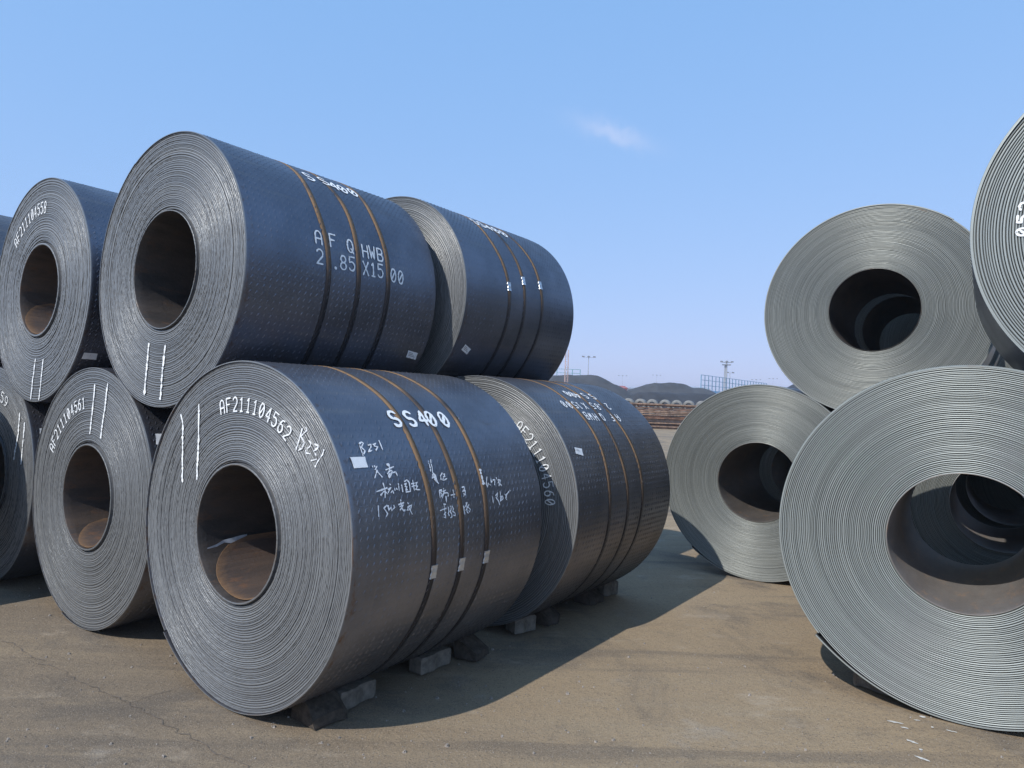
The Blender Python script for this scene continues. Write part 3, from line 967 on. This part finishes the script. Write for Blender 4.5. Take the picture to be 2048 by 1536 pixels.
cyl_strokes(L1, [
    [(60, 215), (65, 265)], [(100, 190), (105, 260)], [(75, 285), (90, 345)], [(110, 280), (125, 330), (135, 430)], [(95, 370), (98, 410)],
    [(135, 440), (190, 490), (225, 620), (250, 645)], [(130, 480), (170, 540), (200, 600)], [(150, 450), (130, 550), (190, 510), (215, 560), (170, 570), (230, 620)],
    [(165, 480), (195, 560)], [(320, 445), (285, 500), (300, 575)], [(340, 470), (370, 460), (330, 580), (350, 585), (410, 550)], [(340, 520), (375, 510)],
    [(260, 780), (280, 920)], [(265, 780), (310, 765), (285, 830), (320, 850), (300, 900)], [(345, 742), (350, 756)], [(330, 800), (390, 770)], [(360, 800), (320, 920)],
    [(365, 830), (420, 820), (440, 850), (430, 890)], [(390, 890), (400, 1000)], [(485, 870), (560, 850)], [(525, 770), (545, 915)],
    [(700, 720), (740, 705), (750, 760), (710, 800)], [(715, 800), (765, 780), (760, 850), (730, 890)], [(725, 840), (765, 860)],
    [(280, 1165), (395, 1120)], [(345, 1040), (385, 1045)], [(355, 1040), (360, 1130), (365, 1160)], [(365, 1190), (390, 1195), (350, 1240), (385, 1250), (380, 1300), (355, 1290)],
    [(440, 1095), (450, 1190), (435, 1215), (455, 1260)], [(470, 1085), (490, 1080), (490, 1150), (470, 1180), (500, 1220), (510, 1280), (480, 1300)],
    [(510, 1080), (535, 1130), (520, 1180), (560, 1200), (575, 1260), (540, 1255)],
    [(725, 1075), (755, 1235)], [(745, 1110), (800, 1010), (770, 1020)], [(790, 1050), (795, 1190), (820, 1210)], [(770, 1160), (830, 1050)], [(820, 1100), (860, 1140), (850, 1190), (830, 1160)],
    [(1180, 520), (1165, 660), (1190, 715), (1205, 640)], [(1235, 660), (1245, 676)], [(1255, 545), (1260, 630), (1280, 600)], [(1290, 580), (1330, 570), (1325, 670)],
    [(1355, 530), (1365, 560)], [(1380, 580), (1420, 570), (1390, 640)], [(1410, 690), (1440, 580)], [(1420, 640), (1460, 685)],
    [(1285, 890), (1300, 1020)], [(1345, 880), (1385, 820), (1375, 900), (1350, 910), (1400, 980), (1425, 1050)], [(1430, 790), (1440, 940), (1430, 990)],
    [(1430, 900), (1460, 890), (1440, 985), (1490, 930), (1470, 880)], [(1520, 850), (1550, 890), (1560, 960), (1535, 930), (1550, 860), (1600, 795)], [(1618, 772), (1626, 786)],
], (850, 900), 9.6, .0062)
cyl_strokes(L1, [[(1048, 385), (1060, 450)], [(1075, 500), (1090, 570), (1110, 650)]], (850, 900), 9.6, .017, 'paint_splash', .0046)

paper_tag(L1, [(699, 915), (729, 914), (735, 935), (707.5, 937)], 0)
paper_tag(U1, [(816, 700), (835.4, 705.7), (830, 719), (811.5, 714)])
paper_tag(U2, [(930, 688), (941, 698), (933, 708.5), (922, 699)])
paper_tag(L2, [(1147.6, 895), (1162.8, 897.8), (1166, 911.7), (1151.4, 907.4)], 2)
paper_tag(U3, [(167.6, 704.6), (195, 706.6), (192, 719), (162.5, 717)], 0)
paper_tag(L3, [(310, 868), (332, 868), (332, 892), (312, 889)], 0)
paper_tag(L4, [(78.6, 857), (93, 857), (93, 869), (79.6, 868.5)], 0)

for c, bands in ((L1, ([(701, 752), (782, 812), (829, 900.6), (861, 999.6), (866, 1076), (866.7, 1143)], [(759, 753), (851, 827), (884, 893), (917, 987), (922, 1076), (922.5, 1128)],
                       [(815, 757), (894, 812), (932, 875), (967.6, 979), (971.4, 1055.5), (972, 1113)])),
                 (U1, ([(572, 329), (630, 415), (652, 480), (658, 520)], [(661, 377), (690, 415), (713, 494), (717, 524)], [(718, 391), (752, 453), (767.6, 488.7), (776, 537)])),
                 (U2, ([(948, 443.6), (978, 479), (1004, 522), (1018, 573), (1019, 611)], [(983.5, 457.6), (1009, 484), (1031.7, 520), (1046.5, 562), (1049.5, 603.6)],
                       [(1014, 469), (1039, 492), (1062, 520), (1080, 571), (1085, 611)])),
                 (L2, ([(1083, 768), (1139, 806), (1192, 872), (1215, 948.5), (1218.7, 986.6)], [(1128.5, 773), (1179, 809), (1233, 895), (1253, 961)],
                       [(1159, 777), (1215, 821.6), (1266, 895), (1283.5, 961)]))):
    for i, pts in enumerate(bands):
        seal_px = {'L1': pts[-1], 'U2': pts[3]}.get(c.key)
        strap(c, pts, .037, hit_cyl(c, seal_px)[1] if seal_px else None)
for c in (L3, U3, L4, U4):
    for s in (.55, .75, .95):
        strap(c, s)

# free inner end of the strip lying in the bore: a curved plate with rounded corners
def inner_tail(c, th0, th1, y0, mat, rc=.12, inset=.010):
    nu, nv = 26, 14
    V = []
    for i in range(nu):
        th = th0 + (th1 - th0) * i / (nu - 1)
        u = (th - th0) * c.r
        cut = 0.0
        if u < rc:
            cut = rc - math.sqrt(max(0, rc * rc - (rc - u) ** 2))
        for j in range(nv):
            y = y0 + cut * .9 + (c.L - .1 - y0 - cut * .9) * (j / (nv - 1)) ** 1.6
            R = c.r - inset - .03 * math.exp(-u / .09) * 0.6
            V.append((R * math.cos(th), y, R * math.sin(th)))
    n = nu * nv
    V += [(x * 1.012, y, z * 1.012) for x, y, z in V]
    Fc = grid_faces(nu, nv).tolist() + [[q + n for q in f][::-1] for f in grid_faces(nu, nv).tolist()]
    for i in range(nu - 1):
        Fc.append([i * nv, (i + 1) * nv, n + (i + 1) * nv, n + i * nv][::-1])
    for j in range(nv - 1):
        Fc.append([j, j + 1, n + j + 1, n + j])
    o = mesh_obj('strip_end', V, Fc, M[mat], c.root, (0, 0, c.R), False)
    at = o.data.attributes.new('rim', 'FLOAT', 'POINT')
    rim = []
    for k in range(2):
        for i in range(nu):
            u = (i / (nu - 1)) * (th1 - th0) * c.r
            for j in range(nv):
                rim.append(max(0.0, 1 - j / 3.2, (1 - u / .07)))
    at.data.foreach_set('value', np.clip(np.array(rim, dtype=np.float32), 0, 1))
    return o
inner_tail(L1, -2.85, -.35, .03, 'rust_sheet', .27)
inner_tail(L3, -2.45, -.3, .0, 'rust_sheet', .25)
inner_tail(U3, -2.95, -.4, .0, 'rust_sheet', .22)

# torn plastic film lying in the front bore
def plastic_scrap():
    c = L1
    def bore_pt(q, inset):
        d = to_local(c, pix_dir(q))
        ox, oy, oz = -c.p, -c.a, CAM_H - c.z
        R = c.r - inset
        A, B, C = d.x ** 2 + d.z ** 2, 2 * (ox * d.x + oz * d.z), ox * ox + oz * oz - R * R
        t = (-B + math.sqrt(max(B * B - 4 * A * C, 0))) / (2 * A)
        x, y, z = ox + d.x * t, oy + d.y * t, oz + d.z * t
        p, a = c.p + x, c.a + y
        return (p * math.cos(c.yaw) + a * math.sin(c.yaw), -p * math.sin(c.yaw) + a * math.cos(c.yaw), c.z + z)
    top = [(414, 1096), (432, 1089), (447, 1080), (462, 1076), (480, 1071), (494, 1068)]
    bot = [(415, 1098), (434, 1093), (449, 1085), (465, 1087), (483, 1085), (494, 1076)]
    V = [bore_pt(q, .012) for q in top] + [bore_pt(q, .009) for q in bot]
    V += [bore_pt(q, .010) for q in top] + [bore_pt(q, .0075) for q in bot]
    n = len(top)
    Fc = [[i, i + 1, n + i + 1, n + i] for i in range(n - 1)] + [[2 * n + i, 3 * n + i, 3 * n + i + 1, 2 * n + i + 1] for i in range(n - 1)]
    o = mesh_obj('plastic_scrap', V, Fc, M['plastic'])
    tag(o, 'torn strip of pale plastic film lying inside the AF211104562 bore', 'plastic scrap')
plastic_scrap()

# ------------------------------------------------------------------ chocks
def paver(loc, rz, seed, size=(.105, .215, .085), label='', group='concrete pavers wedged beside the coils'):
    rs = np.random.default_rng(seed)
    w, l, h = size
    # zigzag (interlocking) outline
    out = []
    for y, x in ((-.5, .42), (-.34, .5), (-.12, .5), (.06, .36), (.3, .36), (.42, .44), (.5, .40)):
        out.append((x * w, y * l))
    out += [(-.55 * w + (.14 * w if -.1 < y / l < .35 else 0), y) for x, y in out[::-1]]
    n = len(out)
    V = []
    for k, (z, s) in enumerate(((0, .97), (.012, 1.0), (h - .012, 1.0), (h, .93))):
        for x, y in out:
            V.append((x * s + rs.normal(0, .0015), y * s + rs.normal(0, .0015), z + rs.normal(0, .001) * (k > 0)))
    Fc = []
    for k in range(3):
        for i in range(n):
            j = (i + 1) % n
            Fc.append([k * n + i, k * n + j, (k + 1) * n + j, (k + 1) * n + i])
    Fc += [list(range(n))[::-1], [3 * n + i for i in range(n)]]
    o = mesh_obj('concrete_paver', V, Fc, M['concrete'])
    o.location = loc
    o.rotation_euler = (0, 0, rz)
    return tag(o, label, 'paver', group)

def wedge(loc, rz, seed, size, label, mat='wood_dark'):
    rs = np.random.default_rng(seed)
    w, l, h = size
    prof = [(-.5, 0), (.5, 0), (.46, .30), (.1, .62), (-.42, .95), (-.5, .7)]
    V, Fc = [], []
    m = len(prof)
    ks = (-.5, -.25, .05, .3, .5)
    for y in ks:
        sh = 1 - .18 * abs(y) + rs.normal(0, .05)
        for x, z in prof:
            V.append((x * w * sh + rs.normal(0, .006), y * l + rs.normal(0, .005), max(0, z * h * sh + (rs.normal(0, .006) if z > 0 else 0))))
    for k in range(len(ks) - 1):
        for i in range(m):
            j = (i + 1) % m
            Fc.append([k * m + i, k * m + j, (k + 1) * m + j, (k + 1) * m + i][::-1])
    Fc += [list(range(m)), [(len(ks) - 1) * m + i for i in range(m)][::-1]]
    o = mesh_obj('timber_chock', V, Fc, M[mat])
    o.location = loc
    o.rotation_euler = (0, 0, rz)
    return tag(o, label, 'chock', 'dark timber chocks under the checker plate coils')

def pa(p, a, yaw=YAW_L, z=0.0):
    return (p * math.cos(yaw) + a * math.sin(yaw), -p * math.sin(yaw) + a * math.cos(yaw), z)

paver(pa(-2.775, 2.56), -YAW_L + .03, 1, (.10, .25, .095), 'zigzag concrete paver beside the seamed dark chock near the AF211104562 face')
paver(pa(-2.785, 3.18), -YAW_L - .02, 2, (.10, .26, .095), 'rounded-end concrete paver under the straps of the handwritten coil')
paver(pa(-2.765, 4.10), -YAW_L - .35, 3, (.12, .18, .11), 'short concrete paver at the gap between the two lower strapped coils')
paver(pa(-2.755, 5.36), -YAW_L - .3, 4, (.12, .17, .11), 'small concrete paver at the far end of the lower brown-sided coil')
wedge(pa(-2.765, 2.335), -YAW_L - .1, 5, (.21, .19, .17), 'dark seamed chock beside the AF211104562 face with a torn tan edge')
wedge(pa(-2.73, 3.50), -YAW_L + .1, 6, (.17, .17, .13), 'dark chock under the handwritten coil, between two concrete pavers')
wedge(pa(-2.745, 4.38), -YAW_L, 7, (.19, .17, .16), 'dark chock just past the short paver at the coil gap')
wedge(pa(-2.76, 5.06), -YAW_L, 8, (.18, .19, .13), 'dark chock beside the small far paver')
o = paver(pa(-.51, 4.66, YAW_R), -YAW_R + 1.3, 9, (.11, .2, .08), 'concrete paver in the shadow under the large thick plate coil')

# ------------------------------------------------------------------ ground details
M['crack'] = mat_plain('crack_fill', (.165, .135, .108), .95, 0, .3, 40)
M['lime'] = mat_plain('white_spill', (.62, .59, .53), .9, 0, .2, 60)
M['stone'] = mat_plain('pebble', (.27, .235, .20), .9, 0, .5, 90)

def ground_ribbon(name, px, width, mat, seed, z=.0045, step=.05, wob=.012, ragged=.4):
    rs = np.random.default_rng(seed)
    pts = [on_ground(q) for q in px]
    pl = resample([(v.x, v.y) for v in pts], step)
    pl = [(x + rs.normal(0, wob), y + rs.normal(0, wob)) for x, y in pl]
    def zz(x, y):
        return .006 * math.sin(x * .9 + y * .37) * math.cos(y * .63) - .008
    V, Fc = ribbons([pl], width, lambda u, v, l: (u, v, zz(u, v) + z), step, ragged, rs)
    o = mesh_obj(name, V, Fc, M[mat], GROUND)
    return o
ground_ribbon('crack', [(0, 1283), (17, 1283), (60, 1310), (130, 1345), (200, 1380), (258, 1402), (340, 1450), (420, 1495), (490, 1530), (520, 1550)], .0045, 'crack', 1)
ground_ribbon('crack', [(258, 1402), (290, 1392), (350, 1375), (400, 1360)], .003, 'crack', 2)

def blobs(name, px_list, mat, seed, z=.0045):
    rs = np.random.default_rng(seed)
    for (x0, y0, x1, y1, w) in px_list:
        a, b = on_ground((x0, y0)), on_ground((x1, y1))
        d = (b - a)
        ln = d.length
        d.normalize()
        nrm = Vector((-d.y, d.x, 0))
        V = []
        k = 14
        for i in range(k):
            t = 2 * PI * i / k
            q = (a + b) / 2 + d * (ln / 2 * math.cos(t) * rs.uniform(.7, 1.15)) + nrm * (w * math.sin(t) * rs.uniform(.5, 1.3))
            V.append((q.x, q.y, .006 * math.sin(q.x * .9 + q.y * .37) * math.cos(q.y * .63) - .008 + z))
        mesh_obj(name, V, [list(range(k))], M[mat], GROUND)
blobs('white_splash', [(1776, 1440, 1806, 1446, .010), (1800, 1452, 1818, 1456, .007), (1838, 1431, 1852, 1434, .012), (1862, 1452, 1868, 1454, .010),
                       (1812, 1477, 1836, 1486, .009), (1838, 1496, 1846, 1499, .008), (1830, 1510, 1860, 1521, .010), (1890, 1458, 1915, 1464, .006),
                       (1826, 1438, 1840, 1440, .006)], 'lime', 4)

def pebbles():
    rs = np.random.default_rng(11)
    V, Fc = [], []
    spots = []
    for _ in range(300):
        x, y = rs.uniform(0, 2048), rs.uniform(1130, 1536)
        g = on_ground((x, y))
        spots.append((g.x, g.y, abs(rs.normal(0, .0035)) + .0022))
    for _ in range(120):
        x, y = rs.uniform(450, 1500), rs.uniform(1180, 1530)
        g = on_ground((x, y))
        spots.append((g.x, g.y, abs(rs.normal(0, .003)) + .002))
    for _ in range(4200):
        x, y = rs.uniform(-40, 2088), 1536 - abs(rs.normal(0, 210))
        if y < 1120:
            continue
        g = on_ground((x, y))
        spots.append((g.x, g.y, rs.uniform(.0009, .0024)))
    for (x, y, s) in spots:
        n = len(V)
        z = .006 * math.sin(x * .9 + y * .37) * math.cos(y * .63) - .008
        k = 5
        r0 = rs.uniform(0, 6)
        for i in range(k):
            t = r0 + 2 * PI * i / k
            q = s * rs.uniform(.8, 1.5)
            V.append((x + q * math.cos(t), y + q * math.sin(t), z - .001))
        for i in range(k):
            t = r0 + .3 + 2 * PI * i / k
            q = s * rs.uniform(.5, .9)
            V.append((x + q * math.cos(t), y + q * math.sin(t), z + s * rs.uniform(.7, 1.3)))
        for i in range(k):
            j = (i + 1) % k
            Fc.append([n + i, n + j, n + k + j, n + k + i])
        Fc.append([n + k + i for i in range(k)])
    o = mesh_obj('pebbles', V, Fc, M['stone'])
    o['kind'] = 'stuff'
    tag(o, 'small pale stones and grit scattered over the brown yard', 'pebbles')
pebbles()

# ------------------------------------------------------------------ background
M['rust_plate'] = mat_plain('rusted_plate', (.19, .10, .06), .8, .1, .5, 2.5)
M['rust_plate_b'] = mat_plain('rusted_plate_pale', (.27, .175, .12), .75, .1, .5, 2.5)
M['plate_dark'] = mat_plain('dark_plate', (.07, .055, .05), .7, .2, .4, 2.5)
M['coal'] = mat_plain('coal_fines', (.055, .057, .062), .95, 0, .25, .35, .5)
M['coal_b'] = mat_plain('coal_fines_dark', (.034, .036, .042), .95, 0, .25, .35, .5)
M['far_coil'] = mat_plain('far_coil_steel', (.20, .195, .18), .6, .1, .3, 1.5)
M['far_hole'] = mat_plain('far_coil_bore', (.05, .045, .04), .8, 0, .2)
M['blue'] = mat_plain('blue_paint', (.09, .30, .46), .6, 0, .15, 2)
M['teal'] = mat_plain('teal_paint', (.08, .30, .33), .6, 0, .15, 2)
M['galv'] = mat_plain('galvanised_mast', (.42, .43, .45), .5, .3, .1, 1)
M['redwhite'] = mat_plain('faded_red_mast', (.50, .34, .30), .7, 0, .25, 1.2)
M['red_roof'] = mat_plain('red_sheet', (.38, .10, .08), .7, 0, .15, 1)
M['white_wall'] = mat_plain('white_sheet', (.72, .72, .70), .7, 0, .05, 1)
M['lamp_head'] = mat_plain('lamp_housing', (.22, .23, .25), .5, .2, .1, 2)
def net_material():
    t = NT('wind_net')
    tr = t.new('ShaderNodeBsdfTransparent')
    mx = t.new('ShaderNodeMixShader')
    mx.inputs[0].default_value = .8
    t.done((.42, .62, .80), .8, 0, .2)
    out = t.n['Material Output']
    t.l.new(tr.outputs[0], mx.inputs[1])
    t.l.new(t.b.outputs[0], mx.inputs[2])
    t.l.new(mx.outputs[0], out.inputs[0])
    return t.m
M['net'] = net_material()

# long stack of rusty plates lying across the yard
def plate_stack():
    base = on_ground((1300, 857))
    D = base.y
    left = at_depth((1238, 850), D).x
    n = 15
    rs = np.random.default_rng(5)
    z = -.008
    total = CAM_H + (at_depth((1300, 806), D).z - CAM_H)
    th = total / n
    for i in range(n):
        x0 = left + rs.uniform(-.9, .5)
        x1 = x0 + rs.uniform(12.2, 13.4)
        y0 = D + rs.uniform(-.12, .12)
        dep = 2.2
        k = 22
        V = []
        thick = th * rs.uniform(.55, .85)
        bend = rs.uniform(-.03, .03)
        for j in range(k + 1):
            u = j / k
            x = x0 + (x1 - x0) * u
            dz = bend * math.sin(u * PI * 2 + i)
            for yy, zz in ((y0, 0), (y0 + dep, 0), (y0 + dep, thick), (y0, thick)):
                V.append((x, yy, z + dz * (i > 0) + zz))
        Fc = []
        for j in range(k):
            for q in range(4):
                a = j * 4 + q
                b = j * 4 + (q + 1) % 4
                Fc.append([a, b, b + 4, a + 4][::-1])
        Fc += [[0, 1, 2, 3], [k * 4 + q for q in (3, 2, 1, 0)]]
        o = mesh_obj('steel_plate', V, Fc, M[('rust_plate', 'rust_plate_b', 'plate_dark', 'rust_plate', 'rust_plate_b')[int(rs.integers(0, 5))]])
        tag(o, 'long rusty steel plate in the flat stack in front of the distant grey coils', 'steel plate', 'rusty plates in the distant stack')
        z += th
    return D
PLATE_D = plate_stack()

# row of distant coils behind the plates
def far_coils():
    D = 74.0
    Rr = .62
    me_v, me_f = [], []
    k = 28
    prof = [(.30, 1.4), (.30, .0), (.34, -.02), (.55, -.02), (Rr, .03), (Rr, 1.37), (.58, 1.4)]
    V = np.stack([np.stack([q * np.cos(np.linspace(0, 2 * PI, k, endpoint=False)), np.full(k, y), q * np.sin(np.linspace(0, 2 * PI, k, endpoint=False))], -1) for q, y in prof])
    first = None
    c0 = at_depth((1256, 809), D)
    for tier in (0, 1):
        for i in range(-2, 10):
            x = c0.x + i * 1.30 + (0 if tier else .65)
            zc = Rr - .008 + tier * 1.05
            rt = tag(empty('steel_coil', (x, D + .15 * ((i * 7) % 3), zc - Rr), -.25 - .05 * (i % 2)),
                     ('small grey coil in the upper tier behind the rusty plate stack' if tier else 'small grey coil in the lower tier hidden behind the rusty plate stack'),
                     'steel coil', 'distant upper tier coils' if tier else 'distant lower tier coils')
            if first is None:
                a = mesh_obj('wound_body', V[2:], grid_faces(5, k, False, True), M['far_coil'], rt, (0, 0, Rr), True)
                b = mesh_obj('inner_wrap', V[:3], grid_faces(3, k, False, True), M['far_hole'], rt, (0, 0, Rr), True)
                first = (a, b)
            else:
                for s in first:
                    d = s.copy()
                    COL.objects.link(d)
                    d.parent = rt
far_coils()

# coal heaps: ridge profile given in photograph pixels, extruded as a heap with sloping flanks
def heap(px, depth, width, mat, label, seed):
    rs = np.random.default_rng(seed)
    pts = [at_depth(q, depth) for q in px]
    xs = np.linspace(pts[0].x, pts[-1].x, 90)
    hs = np.interp(xs, [p.x for p in pts], [max(0, p.z) for p in pts])
    nv = 25
    vs_ = np.linspace(-1, 1, nv)
    ph = rs.uniform(0, 6, 8)
    V = np.zeros((90, nv, 3))
    for j, v in enumerate(vs_):
        g = np.clip((1 - abs(v)) / .62, 0, 1)
        g = g * g * (3 - 2 * g) * .35 + g * .65
        bump = sum(.10 / (q + 1) * np.sin(xs * (q + 1) * .55 + v * 5 + ph[q]) for q in range(6))
        V[:, j, 0] = xs + bump * .3
        V[:, j, 1] = depth + v * width
        V[:, j, 2] = np.maximum(-.05, (hs + bump * (abs(v) > .02)) * g - .02)
    o = mesh_obj('coal_heap', V, grid_faces(90, nv), M[mat], smooth=True)
    return tag(o, label, 'coal heap', 'coal heaps across the yard')
heap([(1040, 800), (1085, 770), (1105, 752), (1150, 752), (1190, 752), (1207, 760), (1232, 771), (1262, 792), (1285, 830)], 125, 11, 'coal', 'tall flat-topped coal heap behind the lattice mast', 1)
heap([(1215, 830), (1252, 783), (1275, 775), (1300, 767), (1330, 766.5), (1352, 766), (1364, 769), (1375, 776), (1395, 778), (1410, 782), (1425, 789), (1470, 822)], 135, 11, 'coal', 'long low coal heap left of the blue wind screen', 2)
heap([(1225, 825), (1258, 797), (1270, 786), (1300, 785), (1330, 786), (1340, 786), (1350, 788), (1380, 788), (1425, 789), (1480, 800), (1520, 830)], 98, 6, 'coal_b', 'dark ragged coal bank right behind the small grey coils', 3)
heap([(1520, 830), (1560, 790), (1585, 774), (1600, 768), (1640, 766), (1720, 790), (1760, 830)], 130, 10, 'coal_b', 'coal heap glimpsed between the two smooth coils', 4)

# buildings on the horizon
def shed(px0, px1, depth, wall_top, roof_top, wall, roof, label):
    a, b = at_depth(px0, depth), at_depth(px1, depth)
    rt = tag(empty('storage_shed', ((a.x + b.x) / 2, depth, 0)), label, 'shed')
    w = b.x - a.x
    zt = at_depth((px0[0], wall_top), depth).z
    zr = at_depth((px0[0], roof_top), depth).z
    MB().box((0, 6, zt / 2 - .02), (w, 12, zt)).build('wall', M[wall], rt)
    m = MB()
    m.v = [(-w / 2 - .3, -.4, zt), (w / 2 + .3, -.4, zt), (w / 2 + .3, 12.4, zt), (-w / 2 - .3, 12.4, zt), (-w / 2 - .3, 6, zr), (w / 2 + .3, 6, zr)]
    m.f = [[0, 1, 5, 4], [2, 3, 4, 5], [0, 4, 3], [1, 2, 5], [0, 3, 2, 1]]
    m.build('roof', M[roof], rt)
    n = max(2, int(w / 5))
    for i in range(n):
        x = -w / 2 + (i + .5) * w / n
        MB().box((x, -.04, zt * .45), (w / n * .5, .06, zt * .35)).build('door_panel', M['lamp_head'], rt)
shed((1228, 780), (1254, 780), 190, 776, 770, 'red_roof', 'red_roof', 'small red shed between the two coal heaps')
shed((1254, 780), (1285, 780), 196, 777, 773, 'white_wall', 'galv', 'low white shed beside the red shed')
shed((1372, 780), (1420, 780), 260, 777, 772, 'white_wall', 'galv', 'long pale shed on the horizon behind the blue wind screen')

# lattice mast
def lattice_mast(px_base, depth, top_px, width, label):
    b = at_depth(px_base, depth)
    zt = at_depth((px_base[0], top_px), depth).z
    rt = tag(empty('lattice_mast', (b.x, depth, 0)), label, 'mast')
    w = width / 2
    cs = [(-w, -w), (w, -w), (w, w), (-w, w)]
    for x, y in cs:
        MB().bar((x, y, -.02), (x, y, zt), .035, 5).build('leg', M['redwhite'], rt)
    n = int(zt / .75)
    m = MB()
    for i in range(n):
        z0, z1 = i * zt / n, (i + 1) * zt / n
        for q in range(4):
            p, r = cs[q], cs[(q + 1) % 4]
            if i % 2:
                p, r = r, p
            m.bar((p[0], p[1], z0), (r[0], r[1], z1), .02, 4)
            m.bar((p[0], p[1], z1), (r[0], r[1], z1), .018, 4)
    m.build('bracing', M['redwhite'], rt)
lattice_mast((1131, 800), 92, 700, .40, 'pale red lattice mast rising beside the upper strapped coil')

def flood_mast(px, depth, top_px, r, heads, label, plat=False, spread=1.6):
    b = at_depth((px, 800), depth)
    zt = at_depth((px, top_px), depth).z
    rt = tag(empty('floodlight_mast', (b.x, depth, 0)), label, 'light mast')
    MB().bar((0, 0, -.02), (0, 0, zt), r, 8, r * .6).build('pole', M['galv'], rt)
    MB().bar((-spread, 0, zt - .5), (spread, 0, zt - .5), r * .35, 5).build('crossarm', M['galv'], rt)
    for i in range(heads):
        x = -spread + 2 * spread * i / max(1, heads - 1)
        MB().box((x, -.25, zt - .35), (.7, .5, .38)).build('lamp_head', M['lamp_head'], rt)
    if plat:
        MB().box((0, 0, zt - 1.3), (spread * 1.4, 1.6, .25)).build('platform', M['lamp_head'], rt)
        MB().bar((-.75, 0, -.02), (-.45, 0, zt - 1.3), r * .4, 6).build('ladder', M['galv'], rt)
    return rt
flood_mast(1174.5, 200, 711, .16, 3, 'slim floodlight mast with lamp heads behind the tall coal heap')
flood_mast(1451, 210, 721, .42, 3, 'thick floodlight tower with a platform behind the blue wind screen', True)
flood_mast(1458.5, 230, 743, .14, 2, 'short floodlight post right beside the thick tower', False, .9)
for x, t, d, lb in ((1243.5, 750, 420, 'faint thin light mast above the red shed'), (1312, 749, 430, 'faint thin light mast above the long low coal heap'),
                    (1511, 758, 400, 'faint thin light mast near the far end of the wind screen'), (1545, 756, 420, 'faint thin light mast beyond the wind screen end')):
    flood_mast(x, d, t, .10, 3, lb, False, 2.4)

def wind_screen(pa_, pb_, da, db, top_a, top_b, n, mat, rails, label, net=None):
    A, B = at_depth(pa_, da), at_depth(pb_, db)
    za, zb = at_depth((pa_[0], top_a), da).z, at_depth((pb_[0], top_b), db).z
    H = (za + zb) / 2
    rt = tag(empty('wind_screen', (A.x, A.y, 0)), label, 'wind screen')
    dx, dy = B.x - A.x, B.y - A.y
    for i in range(n):
        u = i / (n - 1)
        MB().bar((dx * u, dy * u, -.02), (dx * u, dy * u, H), .085, 5).build('post', M[mat], rt)
    for f in rails:
        MB().bar((0, 0, H * f), (dx, dy, H * f), .055, 5).build('rail', M[mat], rt)
    if net:
        V = [(0, .1, 0), (dx, dy + .1, 0), (dx, dy + .1, H * net), (0, .1, H * net), (0, .13, 0), (dx, dy + .13, 0), (dx, dy + .13, H * net), (0, .13, H * net)]
        Fc = [[0, 1, 2, 3], [7, 6, 5, 4], [0, 4, 5, 1], [3, 2, 6, 7], [0, 3, 7, 4], [1, 5, 6, 2]]
        mesh_obj('net', V, Fc, M['net'], rt)
wind_screen((1401, 800), (1532, 800), 150, 186, 751, 765, 22, 'blue', (.995, .87, .74, .55), 'long blue post-and-rail wind screen receding behind the smooth coils', .62)
wind_screen((1112, 800), (1158.5, 800), 170, 170, 738, 738, 4, 'teal', (.995, .90), 'short teal post-and-rail screen rising behind the tall coal heap', .55)

# thin sea haze over the yard: one even volume round the whole place
def haze():
    m = MB().box((0, 1540, 11.0), (5060, 4000, 25.0))
    mt = bpy.data.materials.new('sea_haze')
    mt.use_nodes = True
    n, l = mt.node_tree.nodes, mt.node_tree.links
    n.remove(n['Principled BSDF'])
    pv = n.new('ShaderNodeVolumePrincipled')
    pv.inputs['Color'].default_value = (.86, .92, 1.0, 1)
    pv.inputs['Density'].default_value = .0011
    pv.inputs['Anisotropy'].default_value = .15
    l.new(pv.outputs[0], n['Material Output'].inputs['Volume'])
    o = m.build('haze', mt)
    o['kind'] = 'stuff'
    tag(o, 'thin pale sea haze lying over the whole yard', 'haze')
haze()

scene.render.resolution_x = 1024
scene.render.resolution_y = 768
